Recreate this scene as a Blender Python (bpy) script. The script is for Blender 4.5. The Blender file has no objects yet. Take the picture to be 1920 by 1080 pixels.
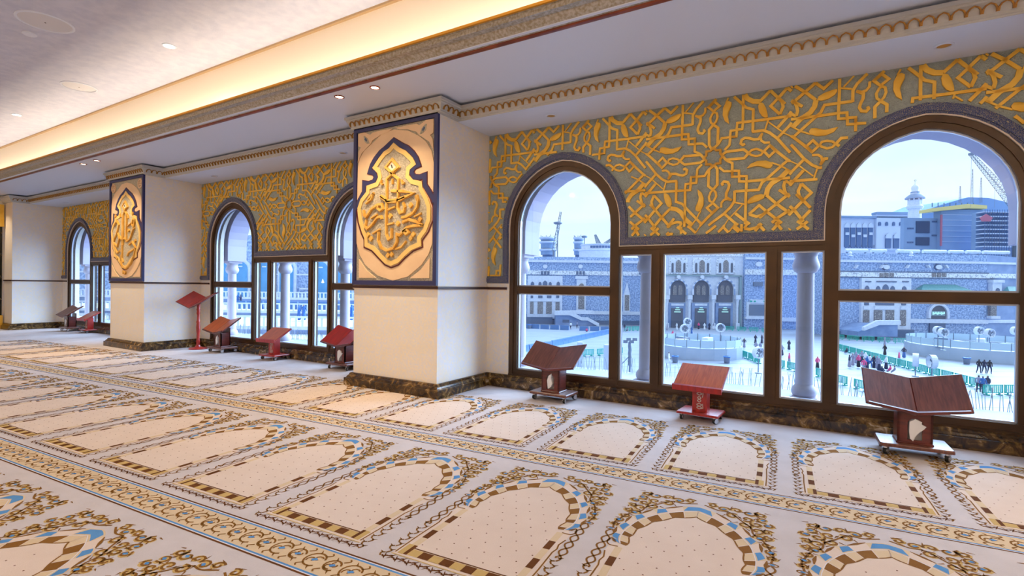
import bpy, bmesh, math, random
from math import sin, cos, pi, sqrt, atan2, radians, hypot
from mathutils import Vector, Matrix
from mathutils.geometry import tessellate_polygon

# ------------------------------------------------------------------ camera, sky, sun, exposure
SC = bpy.context.scene
COL = SC.collection
FPX, YAW, PITCH, ROLL, CAMZ = 972.2, -0.5479, -0.0049, 0.0131, 1.25
def cam_axes():
    f = Vector((sin(YAW)*cos(PITCH), cos(YAW)*cos(PITCH), sin(PITCH)))
    r = Vector((cos(YAW), -sin(YAW), 0)); u = r.cross(f)
    return cos(ROLL)*r + sin(ROLL)*u, -sin(ROLL)*r + cos(ROLL)*u, f
_r, _u, _f = cam_axes()
cam_d = bpy.data.cameras.new('camera'); cam_d.sensor_width = 36.0; cam_d.lens = FPX/1920*36
cam_d.clip_start = 0.05; cam_d.clip_end = 5000
cam = bpy.data.objects.new('camera', cam_d); COL.objects.link(cam)
m3 = Matrix((_r, _u, -_f)).transposed()
cam.matrix_world = Matrix.Translation((0, 0, CAMZ)) @ m3.to_4x4()
SC.camera = cam

world = bpy.data.worlds.new('overcast_sky'); SC.world = world; world.use_nodes = True
wn = world.node_tree; wn.nodes.clear()
w_out = wn.nodes.new('ShaderNodeOutputWorld'); w_bg = wn.nodes.new('ShaderNodeBackground')
w_tc = wn.nodes.new('ShaderNodeTexCoord'); w_sep = wn.nodes.new('ShaderNodeSeparateXYZ')
w_rmp = wn.nodes.new('ShaderNodeValToRGB'); w_noi = wn.nodes.new('ShaderNodeTexNoise')
w_map = wn.nodes.new('ShaderNodeMapping'); w_mix = wn.nodes.new('ShaderNodeMixRGB'); w_r2 = wn.nodes.new('ShaderNodeValToRGB')
wn.links.new(w_tc.outputs['Generated'], w_sep.inputs[0]); wn.links.new(w_sep.outputs[2], w_rmp.inputs[0])
w_rmp.color_ramp.elements[0].position = 0.0; w_rmp.color_ramp.elements[0].color = (0.86, 0.92, 1.0, 1)
w_rmp.color_ramp.elements[1].position = 0.6; w_rmp.color_ramp.elements[1].color = (0.80, 0.88, 1.0, 1)
wn.links.new(w_tc.outputs['Generated'], w_map.inputs[0]); w_map.inputs['Scale'].default_value = (1.6, 1.6, 5)
wn.links.new(w_map.outputs[0], w_noi.inputs['Vector']); w_noi.inputs['Scale'].default_value = 2.2; w_noi.inputs['Detail'].default_value = 5
wn.links.new(w_noi.outputs[0], w_r2.inputs[0]); w_r2.color_ramp.elements[0].position = 0.42; w_r2.color_ramp.elements[1].position = 0.68
w_mix.inputs[2].default_value = (0.97, 0.98, 1.0, 1)
wn.links.new(w_r2.outputs[0], w_mix.inputs[0]); wn.links.new(w_rmp.outputs[0], w_mix.inputs[1])
wn.links.new(w_mix.outputs[0], w_bg.inputs[0]); w_bg.inputs[1].default_value = 1.3
wn.links.new(w_bg.outputs[0], w_out.inputs[0])

sun_d = bpy.data.lights.new('veiled_sun', 'SUN'); sun_d.energy = 15.0; sun_d.angle = radians(75); sun_d.color = (0.66, 0.79, 1.0)
sun = bpy.data.objects.new('veiled_sun', sun_d); COL.objects.link(sun)
sun.rotation_euler = (Vector((-0.42, -0.80, -0.42))).to_track_quat('-Z', 'Y').to_euler()

vs = SC.view_settings; vs.view_transform = 'Standard'; vs.look = 'None'; vs.gamma = 1.0; vs.use_curve_mapping = False
vs.exposure = 0.14
SC.cycles.max_bounces = 8; SC.cycles.diffuse_bounces = 5; SC.cycles.glossy_bounces = 3; SC.cycles.transparent_max_bounces = 12
SC.cycles.caustics_reflective = False; SC.cycles.caustics_refractive = False; SC.cycles.sample_clamp_indirect = 4.0
WARM = (1.0, 0.77, 0.50)

# ------------------------------------------------------------------ helpers
RND = random.Random(7)
def L(c):                                   # sRGB 0-255 -> linear
    return tuple(((x/255)/12.92 if x/255 <= .04045 else ((x/255+.055)/1.055)**2.4) for x in c)
MATS = {}
def mat(name, rgb, rough=.6, metal=0.0, var=None, vscale=8.0, bump=0.0, bscale=40.0, spec=.4, emit=None, estr=0.0, detail=4.0, lo=.35, hi=.65):
    """principled material; var = second colour blended in by noise"""
    m = bpy.data.materials.new(name); m.use_nodes = True; nt = m.node_tree; b = nt.nodes['Principled BSDF']
    c = L(rgb)+(1,)
    b.inputs['Base Color'].default_value = c; b.inputs['Roughness'].default_value = rough; b.inputs['Metallic'].default_value = metal
    b.inputs['Specular IOR Level'].default_value = spec
    if var or bump:
        tc = nt.nodes.new('ShaderNodeTexCoord')
    if var:
        n = nt.nodes.new('ShaderNodeTexNoise'); n.inputs['Scale'].default_value = vscale; n.inputs['Detail'].default_value = detail
        r = nt.nodes.new('ShaderNodeValToRGB'); r.color_ramp.elements[0].position = lo; r.color_ramp.elements[1].position = hi
        r.color_ramp.elements[0].color = c; r.color_ramp.elements[1].color = L(var)+(1,)
        nt.links.new(tc.outputs['Object'], n.inputs['Vector']); nt.links.new(n.outputs[0], r.inputs[0]); nt.links.new(r.outputs[0], b.inputs['Base Color'])
    if bump:
        n2 = nt.nodes.new('ShaderNodeTexNoise'); n2.inputs['Scale'].default_value = bscale; n2.inputs['Detail'].default_value = 3
        bp = nt.nodes.new('ShaderNodeBump'); bp.inputs['Strength'].default_value = bump; bp.inputs['Distance'].default_value = .01
        nt.links.new(tc.outputs['Object'], n2.inputs['Vector']); nt.links.new(n2.outputs[0], bp.inputs['Height']); nt.links.new(bp.outputs[0], b.inputs['Normal'])
    if emit:
        b.inputs['Emission Color'].default_value = L(emit)+(1,); b.inputs['Emission Strength'].default_value = estr
    MATS[name] = m
    return m

class MB:
    def __init__(s): s.v = []; s.f = []; s.m = []
    def add(s, vs_, fs, mi=0):
        o = len(s.v); s.v.extend(vs_); s.f.extend(tuple(i+o for i in f) for f in fs); s.m.extend([mi]*len(fs))
        return s
    def box(s, x0, x1, y0, y1, z0, z1, mi=0):
        return s.add([(x0,y0,z0),(x1,y0,z0),(x1,y1,z0),(x0,y1,z0),(x0,y0,z1),(x1,y0,z1),(x1,y1,z1),(x0,y1,z1)],
                     [(3,2,1,0),(4,5,6,7),(0,1,5,4),(1,2,6,5),(2,3,7,6),(3,0,4,7)], mi)
    def bbox(s, x0, x1, y0, y1, z0, z1, b=.005, mi=0):      # box with chamfered vertical and top edges
        p = [(x0+b,y0),(x1-b,y0),(x1,y0+b),(x1,y1-b),(x1-b,y1),(x0+b,y1),(x0,y1-b),(x0,y0+b)]
        cx, cy = (x0+x1)/2, (y0+y1)/2
        q = [(x + (b if x < cx else -b)*.8, y + (b if y < cy else -b)*.8) for x, y in p]
        vs_ = [(x,y,z0) for x,y in p]+[(x,y,z1-b) for x,y in p]+[(x,y,z1) for x,y in q]
        fs = [tuple(range(7,-1,-1)), tuple(range(16,24))]
        for k in (0, 8):
            fs += [(k+i, k+(i+1)%8, k+8+(i+1)%8, k+8+i) for i in range(8)]
        return s.add(vs_, fs, mi)
    def prism(s, pts, a, b, fn, mi=0):      # polygon extruded from a to b; fn(u, v, w) -> xyz
        n = len(pts)
        tri = tessellate_polygon([[Vector((p[0], p[1], 0)) for p in pts]])
        vs_ = [fn(p[0], p[1], a) for p in pts]+[fn(p[0], p[1], b) for p in pts]
        fs = [tuple(t) for t in tri]+[tuple(i+n for i in t) for t in tri]+[(i, (i+1) % n, n+(i+1) % n, n+i) for i in range(n)]
        return s.add(vs_, fs, mi)
    def flat(s, pts, w, fn, mi=0):
        tri = tessellate_polygon([[Vector((p[0], p[1], 0)) for p in pts]])
        return s.add([fn(p[0], p[1], w) for p in pts], [tuple(t) for t in tri], mi)
    def strip(s, pts, w, a, b, fn, closed=False, mi=0, taper=None):      # ribbon of width w along pts, extruded a..b (b None: flat)
        n = len(pts)
        if n < 2: return s
        lp, rp = [], []
        for i, p in enumerate(pts):
            p0 = pts[i-1] if (i > 0 or closed) else None
            p1 = pts[(i+1) % n] if (i < n-1 or closed) else None
            def nrm(q, t):
                d = hypot(t[0]-q[0], t[1]-q[1]) or 1e-9
                return (-(t[1]-q[1])/d, (t[0]-q[0])/d)
            if p0 is None: nn = nrm(p, p1); k = 1
            elif p1 is None: nn = nrm(p0, p); k = 1
            else:
                a1 = nrm(p0, p); a2 = nrm(p, p1); sx, sy = a1[0]+a2[0], a1[1]+a2[1]; l = hypot(sx, sy) or 1e-9
                nn = (sx/l, sy/l); k = min(1.6, 1/max(.3, nn[0]*a1[0]+nn[1]*a1[1]))
            hw = w/2*k*(taper[i] if taper else 1)
            lp.append((p[0]+nn[0]*hw, p[1]+nn[1]*hw)); rp.append((p[0]-nn[0]*hw, p[1]-nn[1]*hw))
        vs_ = [fn(q[0], q[1], a) for q in lp]+[fn(q[0], q[1], a) for q in rp]
        seg = range(n if closed else n-1); fs = [(i, (i+1) % n, n+(i+1) % n, n+i) for i in seg]
        if b is not None:
            vs_ += [fn(q[0], q[1], b) for q in lp]+[fn(q[0], q[1], b) for q in rp]; o = 2*n
            for i in seg:
                j = (i+1) % n
                fs += [(i, j, o+j, o+i), (n+i, n+j, o+n+j, o+n+i)]
            if not closed: fs += [(0, n, o+n, o), (n-1, 2*n-1, o+2*n-1, o+n-1)]
        return s.add(vs_, fs, mi)
    def lathe(s, prof, c=(0,0,0), n=16, mi=0, sx=1, sy=1):        # prof: (r, z)
        vs_ = []; fs = []
        for r, z in prof:
            for i in range(n):
                a = 2*pi*i/n; vs_.append((c[0]+r*sx*cos(a), c[1]+r*sy*sin(a), c[2]+z))
        for k in range(len(prof)-1):
            fs += [(k*n+i, k*n+(i+1) % n, (k+1)*n+(i+1) % n, (k+1)*n+i) for i in range(n)]
        fs += [tuple(range(n-1, -1, -1)), tuple((len(prof)-1)*n+i for i in range(n))]
        return s.add(vs_, fs, mi)
    def tube(s, pts, r, n=6, mi=0):
        P = [Vector(p) for p in pts]; vs_ = []; fs = []
        for i, p in enumerate(P):
            t = (P[min(i+1, len(P)-1)]-P[max(i-1, 0)]).normalized()
            a = t.orthogonal().normalized() if abs(t.z) > .99 else t.cross(Vector((0,0,1))).normalized(); b = t.cross(a)
            rr = r[i] if isinstance(r, (list, tuple)) else r
            vs_ += [tuple(p + a*rr*cos(2*pi*k/n) + b*rr*sin(2*pi*k/n)) for k in range(n)]
        for i in range(len(P)-1):
            fs += [(i*n+k, i*n+(k+1) % n, (i+1)*n+(k+1) % n, (i+1)*n+k) for k in range(n)]
        fs += [tuple(range(n-1, -1, -1)), tuple((len(P)-1)*n+k for k in range(n))]
        return s.add(vs_, fs, mi)
    def cyl(s, p0, p1, r, n=12, mi=0): return s.tube([p0, p1], r, n, mi)
    def sweep(s, prof, path, mi=0, closed_prof=True):           # prof: (out, z) swept along plan path; out = right-hand side of travel
        n = len(path); m = len(prof); vs_ = []
        for i, p in enumerate(path):
            def nr(a, b):
                d = hypot(b[0]-a[0], b[1]-a[1]); return ((b[1]-a[1])/d, -(b[0]-a[0])/d)
            if i == 0: nn = nr(path[0], path[1]); k = 1
            elif i == n-1: nn = nr(path[-2], path[-1]); k = 1
            else:
                a1 = nr(path[i-1], p); a2 = nr(p, path[i+1]); sx, sy = a1[0]+a2[0], a1[1]+a2[1]; l = hypot(sx, sy)
                nn = (sx/l, sy/l); k = 1/(nn[0]*a1[0]+nn[1]*a1[1])
            vs_ += [(p[0]+nn[0]*o*k, p[1]+nn[1]*o*k, z) for o, z in prof]
        fs = []
        for i in range(n-1):
            fs += [(i*m+j, i*m+(j+1) % m, (i+1)*m+(j+1) % m, (i+1)*m+j) for j in range(m if closed_prof else m-1)]
        if closed_prof: fs += [tuple(range(m)), tuple((n-1)*m+j for j in range(m))]
        return s.add(vs_, fs, mi)
    def mesh(s, name, mats, smooth=False):
        me = bpy.data.meshes.new(name); me.from_pydata(s.v, [], s.f)
        for mm in mats: me.materials.append(mm)
        me.polygons.foreach_set('material_index', s.m)
        bm = bmesh.new(); bm.from_mesh(me); bmesh.ops.recalc_face_normals(bm, faces=bm.faces); bm.to_mesh(me); bm.free()
        if smooth:
            me.polygons.foreach_set('use_smooth', [True]*len(me.polygons)); me.set_sharp_from_angle(angle=radians(40))
        me.update(); return me
    def build(s, name, mats, parent=None, smooth=False, loc=None):
        if not isinstance(mats, (list, tuple)): mats = [mats]
        return link(name, s.mesh(name, mats, smooth), parent, loc)
def link(name, me, parent=None, loc=None, rz=0.0):
    o = bpy.data.objects.new(name, me); COL.objects.link(o)
    if parent is not None: o.parent = parent
    if loc is not None: o.location = loc
    if rz: o.rotation_euler = (0, 0, rz)
    return o
def tag(o, label=None, cat=None, group=None, kind=None):
    if label: o['label'] = label
    if cat: o['category'] = cat
    if group: o['group'] = group
    if kind: o['kind'] = kind
    return o
def thing(name, label, cat, loc=(0,0,0), rz=0.0, group=None):
    o = link(name, None, None, loc, rz); o.empty_display_size = .2
    return tag(o, label, cat, group)
def copy_tree(o, parent=None):
    c = o.copy(); COL.objects.link(c); c.parent = parent
    for ch in list(o.children): copy_tree(ch, c)
    return c
def struct(name, mb, mats, parent=None, label=None, smooth=False):
    o = mb.build(name, mats, parent, smooth); o['kind'] = 'structure'
    if label: o['label'] = label
    return o
WALLF = lambda y: (lambda u, v, w: (u, w, v))
def wf(u, v, w): return (u, w, v)           # drawing on a wall: u = x, v = z, w = y
def ff(u, v, w): return (u, v, w)           # drawing on the floor

# ------------------------------------------------------------------ materials
def wallpaper(name, c1, c2, c3):
    m = bpy.data.materials.new(name); m.use_nodes = True; nt = m.node_tree; b = nt.nodes['Principled BSDF']; b.inputs['Roughness'].default_value = .55
    tc = nt.nodes.new('ShaderNodeTexCoord'); n = nt.nodes.new('ShaderNodeTexNoise'); n.inputs['Scale'].default_value = 34; n.inputs['Detail'].default_value = 6; n.inputs['Roughness'].default_value = .7
    r = nt.nodes.new('ShaderNodeValToRGB'); r.color_ramp.elements[0].position = .4; r.color_ramp.elements[1].position = .62
    r.color_ramp.elements[0].color = L(c1)+(1,); r.color_ramp.elements[1].color = L(c2)+(1,)
    n2 = nt.nodes.new('ShaderNodeTexNoise'); n2.inputs['Scale'].default_value = 5; n2.inputs['Detail'].default_value = 3
    mx = nt.nodes.new('ShaderNodeMixRGB'); mx.inputs[2].default_value = L(c3)+(1,)
    r2 = nt.nodes.new('ShaderNodeMapRange'); r2.inputs[1].default_value = .45; r2.inputs[2].default_value = .75; r2.inputs[4].default_value = .5
    nt.links.new(tc.outputs['Object'], n.inputs['Vector']); nt.links.new(tc.outputs['Object'], n2.inputs['Vector'])
    nt.links.new(n.outputs[0], r.inputs[0]); nt.links.new(n2.outputs[0], r2.inputs[0]); nt.links.new(r2.outputs[0], mx.inputs[0]); nt.links.new(r.outputs[0], mx.inputs[1])
    nt.links.new(mx.outputs[0], b.inputs['Base Color'])
    bp = nt.nodes.new('ShaderNodeBump'); bp.inputs['Strength'].default_value = .25; bp.inputs['Distance'].default_value = .004
    nt.links.new(n.outputs[0], bp.inputs['Height']); nt.links.new(bp.outputs[0], b.inputs['Normal'])
    return m
M_PAPER = wallpaper('cream_damask_wallpaper', (222, 220, 224), (238, 224, 198), (230, 216, 188))
M_WHITE = mat('white_ceiling_paint', (218, 224, 238), .5)
M_UPPER = mat('mottled_ceiling_paper', (190, 194, 214), .6, var=(204, 206, 222), vscale=9, bump=.3, bscale=60)
M_COVE = mat('cove_paint', (240, 226, 206), .6)
M_MOULD = mat('speckled_silver_gold_moulding', (150, 138, 112), .38, .25, var=(188, 182, 172), vscale=45, bump=.25, bscale=160)
M_GOLDLINE = mat('gilt_line', (206, 146, 44), .35, .4)
M_REDWOOD = mat('red_brown_wood', (128, 58, 24), .35, var=(92, 34, 14), vscale=6)
M_CORN = mat('grey_cream_cornice', (190, 188, 182), .5)
M_CORNGOLD = mat('gilt_arches', (178, 132, 52), .4, .3, var=(138, 88, 34), vscale=60)
M_BRONZE = mat('bronze_window_frame', (74, 48, 20), .36, .25, var=(58, 37, 15), vscale=3, spec=.5)
M_BEAD = mat('pale_glazing_bead', (190, 200, 220), .3, .3)
M_SAGE = mat('sage_grey_textured_plaster', (164, 172, 164), .8, var=(150, 158, 152), vscale=30, bump=.8, bscale=110)
M_GOLD = mat('gold_leaf_relief', (244, 198, 80), .42, .2, var=(228, 172, 48), vscale=5, bump=.12, bscale=30, spec=.5)
M_NAVY = mat('navy_border', (44, 46, 92), .45)
M_PEACH = mat('peach_plaster', (234, 200, 160), .6, var=(226, 190, 150), vscale=4)
M_PGOLD = mat('pale_gold_band', (240, 200, 120), .45, .1)
M_MAROON = mat('maroon_line', (92, 24, 22), .5)
M_STIP = mat('stippled_grey_tan_plaster', (196, 186, 164), .8, var=(160, 148, 128), vscale=55, bump=1.0, bscale=70)
M_CALLI = mat('amber_gilt_lettering', (232, 184, 92), .4, .15, var=(212, 156, 62), vscale=9, spec=.5)
M_RAIL = mat('dark_chair_rail', (62, 34, 26), .4)
M_CREAM = mat('cream_fillet', (226, 210, 190), .5)
def blue_border():
    m = bpy.data.materials.new('blue_gold_speckled_border'); m.use_nodes = True; nt = m.node_tree; b = nt.nodes['Principled BSDF']; b.inputs['Roughness'].default_value = .4
    tc = nt.nodes.new('ShaderNodeTexCoord'); v = nt.nodes.new('ShaderNodeTexVoronoi'); v.feature = 'DISTANCE_TO_EDGE'; v.inputs['Scale'].default_value = 85
    r = nt.nodes.new('ShaderNodeValToRGB'); e = r.color_ramp.elements; e[0].position = .018; e[0].color = L((190, 176, 130))+(1,); e[1].position = .045; e[1].color = L((22, 46, 104))+(1,)
    nt.links.new(tc.outputs['Object'], v.inputs['Vector']); nt.links.new(v.outputs['Distance'], r.inputs[0]); nt.links.new(r.outputs[0], b.inputs['Base Color'])
    bp = nt.nodes.new('ShaderNodeBump'); bp.inputs['Strength'].default_value = .6; bp.inputs['Distance'].default_value = .004; bp.invert = True
    nt.links.new(v.outputs['Distance'], bp.inputs['Height']); nt.links.new(bp.outputs[0], b.inputs['Normal'])
    return m
M_BLUE = blue_border()
def marble():
    m = bpy.data.materials.new('dark_emperador_marble'); m.use_nodes = True; nt = m.node_tree; b = nt.nodes['Principled BSDF']; b.inputs['Roughness'].default_value = .22
    tc = nt.nodes.new('ShaderNodeTexCoord'); n = nt.nodes.new('ShaderNodeTexNoise'); n.inputs['Scale'].default_value = 7; n.inputs['Detail'].default_value = 8; n.inputs['Roughness'].default_value = .65; n.inputs['Distortion'].default_value = 1.4
    r = nt.nodes.new('ShaderNodeValToRGB'); e = r.color_ramp.elements
    e[0].position = .36; e[0].color = L((28, 18, 12))+(1,); e[1].position = .76; e[1].color = L((222, 204, 176))+(1,)
    e2 = e.new(.50); e2.color = L((66, 46, 22))+(1,); e3 = e.new(.60); e3.color = L((120, 92, 46))+(1,)
    nt.links.new(tc.outputs['Object'], n.inputs['Vector']); nt.links.new(n.outputs[0], r.inputs[0]); nt.links.new(r.outputs[0], b.inputs['Base Color'])
    return m
M_MARBLE = marble()
def wood(name, c1, c2, rough=.3, axis='Y'):
    m = bpy.data.materials.new(name); m.use_nodes = True; nt = m.node_tree; b = nt.nodes['Principled BSDF']; b.inputs['Roughness'].default_value = rough
    b.inputs['Coat Weight'].default_value = .3; b.inputs['Coat Roughness'].default_value = .3
    tc = nt.nodes.new('ShaderNodeTexCoord'); mp = nt.nodes.new('ShaderNodeMapping'); n = nt.nodes.new('ShaderNodeTexNoise')
    mp.inputs['Scale'].default_value = (40, 4, 4) if axis == 'Y' else (4, 4, 40)
    n.inputs['Scale'].default_value = 1.6; n.inputs['Detail'].default_value = 6; n.inputs['Distortion'].default_value = .6
    r = nt.nodes.new('ShaderNodeValToRGB'); r.color_ramp.elements[0].position = .35; r.color_ramp.elements[1].position = .7
    r.color_ramp.elements[0].color = L(c1)+(1,); r.color_ramp.elements[1].color = L(c2)+(1,)
    nt.links.new(tc.outputs['Object'], mp.inputs[0]); nt.links.new(mp.outputs[0], n.inputs['Vector']); nt.links.new(n.outputs[0], r.inputs[0]); nt.links.new(r.outputs[0], b.inputs['Base Color'])
    return m
M_WDARK = wood('dark_mahogany', (112, 66, 52), (78, 42, 34), .34)
M_WCOL = wood('mahogany_post', (104, 38, 26), (70, 22, 16), axis='Z')
M_WRED = wood('red_lacquered_wood', (168, 34, 20), (128, 18, 12), .35)
M_WORANGE = wood('orange_mahogany', (192, 102, 58), (158, 74, 40))
M_CHROME = mat('chrome', (205, 205, 210), .18, .9)
M_RUBBER = mat('black_rubber', (24, 24, 26), .5)
M_TISSUE = mat('white_tissue', (236, 236, 238), .8)
M_SILVER = mat('silver_inlay', (196, 190, 180), .35, .5)
M_BLACK = mat('black_glass', (16, 14, 12), .15)
M_LAMP = mat('lamp_glow', (255, 244, 224), .5, emit=(255, 236, 205), estr=14)
M_LAMPDIM = mat('lamp_off_reflector', (196, 150, 70), .3, .6)
M_COPPER = mat('copper_trim_ring', (176, 96, 66), .25, .8)
M_SPK = mat('speaker_grille_white', (206, 206, 212), .6)
def glass_mat():
    m = bpy.data.materials.new('blue_tinted_glazing'); m.use_nodes = True; nt = m.node_tree; nt.nodes.clear()
    o = nt.nodes.new('ShaderNodeOutputMaterial'); t = nt.nodes.new('ShaderNodeBsdfTransparent'); g = nt.nodes.new('ShaderNodeBsdfGlossy'); mx = nt.nodes.new('ShaderNodeMixShader')
    t.inputs[0].default_value = (.82, .92, 1.0, 1); g.inputs['Roughness'].default_value = .02; g.inputs[0].default_value = (.9, .95, 1, 1)
    lw = nt.nodes.new('ShaderNodeLayerWeight'); lw.inputs[0].default_value = .5; pw = nt.nodes.new('ShaderNodeMath'); pw.operation = 'POWER'; pw.inputs[1].default_value = 4
    ml = nt.nodes.new('ShaderNodeMath'); ml.operation = 'MULTIPLY_ADD'; ml.inputs[1].default_value = .22; ml.inputs[2].default_value = .025
    nt.links.new(lw.outputs['Facing'], pw.inputs[0]); nt.links.new(pw.outputs[0], ml.inputs[0])
    nt.links.new(ml.outputs[0], mx.inputs[0]); nt.links.new(t.outputs[0], mx.inputs[1]); nt.links.new(g.outputs[0], mx.inputs[2]); nt.links.new(mx.outputs[0], o.inputs[0])
    return m
M_GLASS = glass_mat()
TILE_S=[
(0.024, 1, [(0.078, 0.001), (0.121, 0.03), (0.278, 0.032), (0.323, -0.008), (0.283, -0.053), (0.118, -0.048)]) ,
(0.022, 0, [(0.058, -0.115), (0.102, -0.159), (0.175, -0.166)]) ,
(0.022, 0, [(0.122, -0.056), (0.178, -0.087), (0.178, -0.22)]) ,
(0.022, 1, [(0.178, -0.163), (0.239, -0.169), (0.24, -0.226), (0.178, -0.22)]) ,
(0.022, 1, [(0.242, -0.222), (0.307, -0.228), (0.307, -0.279), (0.243, -0.273)]) ,
(0.024, 0, [(0.307, -0.278), (0.475, -0.277), (0.763, -0.281), (0.919, -0.286)]) ,
(0.024, 0, [(0.307, -0.278), (0.303, -0.458), (0.301, -0.753)]) ,
(0.02, 0, [(0.323, -0.008), (0.349, 0.018), (0.39, 0.024), (0.431, 0.004), (0.455, -0.02)]) ,
(0.02, 0, [(0.323, -0.008), (0.349, -0.031), (0.391, -0.045), (0.431, -0.039), (0.455, -0.002)]) ,
(0.022, 1, [(0.455, -0.006), (0.505, 0.042), (0.552, -0.014), (0.5, -0.063)]) ,
(0.024, 0, [(0.505, 0.042), (0.583, -0.04), (0.657, -0.112), (0.727, -0.165), (0.803, -0.193), (0.925, -0.198)]) ,
(0.024, 0, [(0.657, -0.114), (0.487, -0.268), (0.443, -0.304), (0.415, -0.368), (0.203, -0.366)]) ,
(0.024, 0, [(0.203, -0.359), (0.202, -0.46), (0.171, -0.513), (0.108, -0.578), (0.008, -0.651), (-0.036, -0.686)]) ,
(0.042, 0, [(0.666, -0.202), (0.601, -0.272), (0.527, -0.316), (0.492, -0.366), (0.481, -0.423)]) ,
(0.014, 0, [(0.521, -0.121), (0.6, -0.16), (0.663, -0.206), (0.767, -0.277)]) ,
(0.02, 0, [(0.805, -0.191), (0.77, -0.276)]) ,
(0.026, 0, [(0.481, -0.423), (0.569, -0.513), (0.66, -0.59), (0.745, -0.655), (0.829, -0.737)]) ,
(0.026, 0, [(0.587, -0.383), (0.658, -0.439), (0.755, -0.522), (0.834, -0.588), (0.879, -0.633)]) ,
(0.026, 0, [(0.757, -0.38), (0.654, -0.441), (0.569, -0.513), (0.487, -0.58), (0.423, -0.637)]) ,
(0.026, 0, [(0.884, -0.433), (0.84, -0.443), (0.755, -0.522), (0.66, -0.59), (0.568, -0.654), (0.505, -0.713), (0.449, -0.737), (0.375, -0.716), (0.3, -0.658), (0.211, -0.58)]) ,
(0.026, 0, [(0.886, -0.548), (0.827, -0.592), (0.745, -0.655), (0.654, -0.729), (0.601, -0.77)]) ,
(0.026, 0, [(0.487, -0.58), (0.568, -0.654), (0.654, -0.729), (0.709, -0.775)]) ,
(0.024, 0, [(0.637, -0.304), (0.757, -0.38)]) ,
(0.026, 0, [(0.637, -0.304), (0.626, -0.351), (0.638, -0.405), (0.657, -0.441)]) ,
(0.024, 0, [(0.333, -0.596), (0.422, -0.516), (0.487, -0.58)]) ,
(0.026, 0, [(0.333, -0.596), (0.399, -0.622), (0.447, -0.612), (0.487, -0.58)]) ,
(0.024, 0, [(0.112, -0.578), (0.208, -0.671), (0.322, -0.758)]) ,
(0.012, 0, [(0.273, -0.502), (0.169, -0.614)]) ,
(0.014, 0, [(0.209, -0.474), (0.294, -0.498)]) ,
(0.024, 0, [(0.095, -0.3), (0.086, -0.28), (0.103, -0.261), (0.138, -0.269), (0.153, -0.3), (0.145, -0.336), (0.127, -0.376), (0.125, -0.418), (0.17, -0.447)]) ,
(0.02, 0, [(0.081, -0.516), (0.083, -0.47), (0.106, -0.442), (0.136, -0.435), (0.179, -0.449)]) ,
(0.01, 0, [(0.152, -0.631), (0.101, -0.712)]) ,
]
TILE_L=[
[(0.306, -0.155), (0.342, -0.114), (0.399, -0.094), (0.472, -0.096), (0.524, -0.121), (0.533, -0.147), (0.517, -0.172), (0.481, -0.171), (0.425, -0.148), (0.376, -0.14), (0.334, -0.147)] ,
[(0.77, -0.273), (0.812, -0.303), (0.853, -0.35), (0.876, -0.399), (0.873, -0.426), (0.847, -0.432), (0.813, -0.411), (0.79, -0.366), (0.778, -0.322)] ,
[(0.318, -0.473), (0.339, -0.443), (0.384, -0.418), (0.436, -0.41), (0.473, -0.422), (0.461, -0.452), (0.413, -0.477), (0.356, -0.491), (0.321, -0.494)] ,
]
PN_navy=[(0.005, 2.922), (-0.119, 2.852), (-0.199, 2.82), (-0.279, 2.766), (-0.338, 2.698), (-0.374, 2.6), (-0.318, 2.58), (-0.283, 2.521), (-0.326, 2.463), (-0.409, 2.458), (-0.478, 2.481), (-0.476, 2.367), (-0.56, 2.275), (-0.618, 2.214)]
PN_navyR=[(0.005, 2.922), (0.149, 2.839), (0.232, 2.793), (0.314, 2.717), (0.375, 2.639), (0.399, 2.596), (0.316, 2.58), (0.284, 2.527), (0.318, 2.473), (0.398, 2.45), (0.486, 2.457), (0.491, 2.356), (0.571, 2.24), (0.604, 2.179)]
PN_gold=[(0.005, 2.863), (-0.061, 2.814), (-0.14, 2.786), (-0.212, 2.726), (-0.299, 2.64), (-0.232, 2.585), (-0.209, 2.514), (-0.259, 2.434), (-0.408, 2.409), (-0.415, 2.345), (-0.513, 2.261), (-0.558, 2.166), (-0.532, 2.012), (-0.476, 1.879), (-0.432, 1.812), (-0.43, 1.72), (-0.313, 1.679), (-0.216, 1.602), (-0.112, 1.521), (-0.018, 1.489), (0.087, 1.519), (0.183, 1.594), (0.291, 1.663), (0.417, 1.7), (0.412, 1.771), (0.493, 1.858), (0.549, 1.974), (0.547, 2.113), (0.507, 2.206), (0.427, 2.322), (0.419, 2.383), (0.292, 2.415), (0.223, 2.482), (0.235, 2.573), (0.316, 2.615), (0.281, 2.67), (0.178, 2.758), (0.08, 2.806)]
PN_petR=[(0.027, 3.067), (0.214, 3.071), (0.349, 3.066), (0.389, 3.044), (0.493, 3.089), (0.557, 3.086), (0.596, 3.078), (0.592, 2.93), (0.547, 2.912), (0.586, 2.862), (0.601, 2.732), (0.536, 2.839), (0.43, 2.908), (0.391, 2.929), (0.35, 2.975), (0.215, 3.022), (0.09, 3.04)]
PN_botR=[(0.563, 1.547), (0.56, 1.319), (0.269, 1.317), (0.428, 1.409)]
PN_body=[(0.604, 2.593), (0.569, 2.736), (0.484, 2.851), (0.377, 2.93), (0.215, 3.009), (0.006, 3.053), (-0.195, 3.031), (-0.342, 2.945), (-0.492, 2.867), (-0.576, 2.768), (-0.601, 2.661), (-0.614, 1.983), (-0.61, 1.742), (-0.549, 1.598), (-0.454, 1.477), (-0.241, 1.347), (0.006, 1.288), (0.242, 1.338), (0.44, 1.469), (0.543, 1.587), (0.595, 1.705), (0.595, 1.922)]
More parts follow.
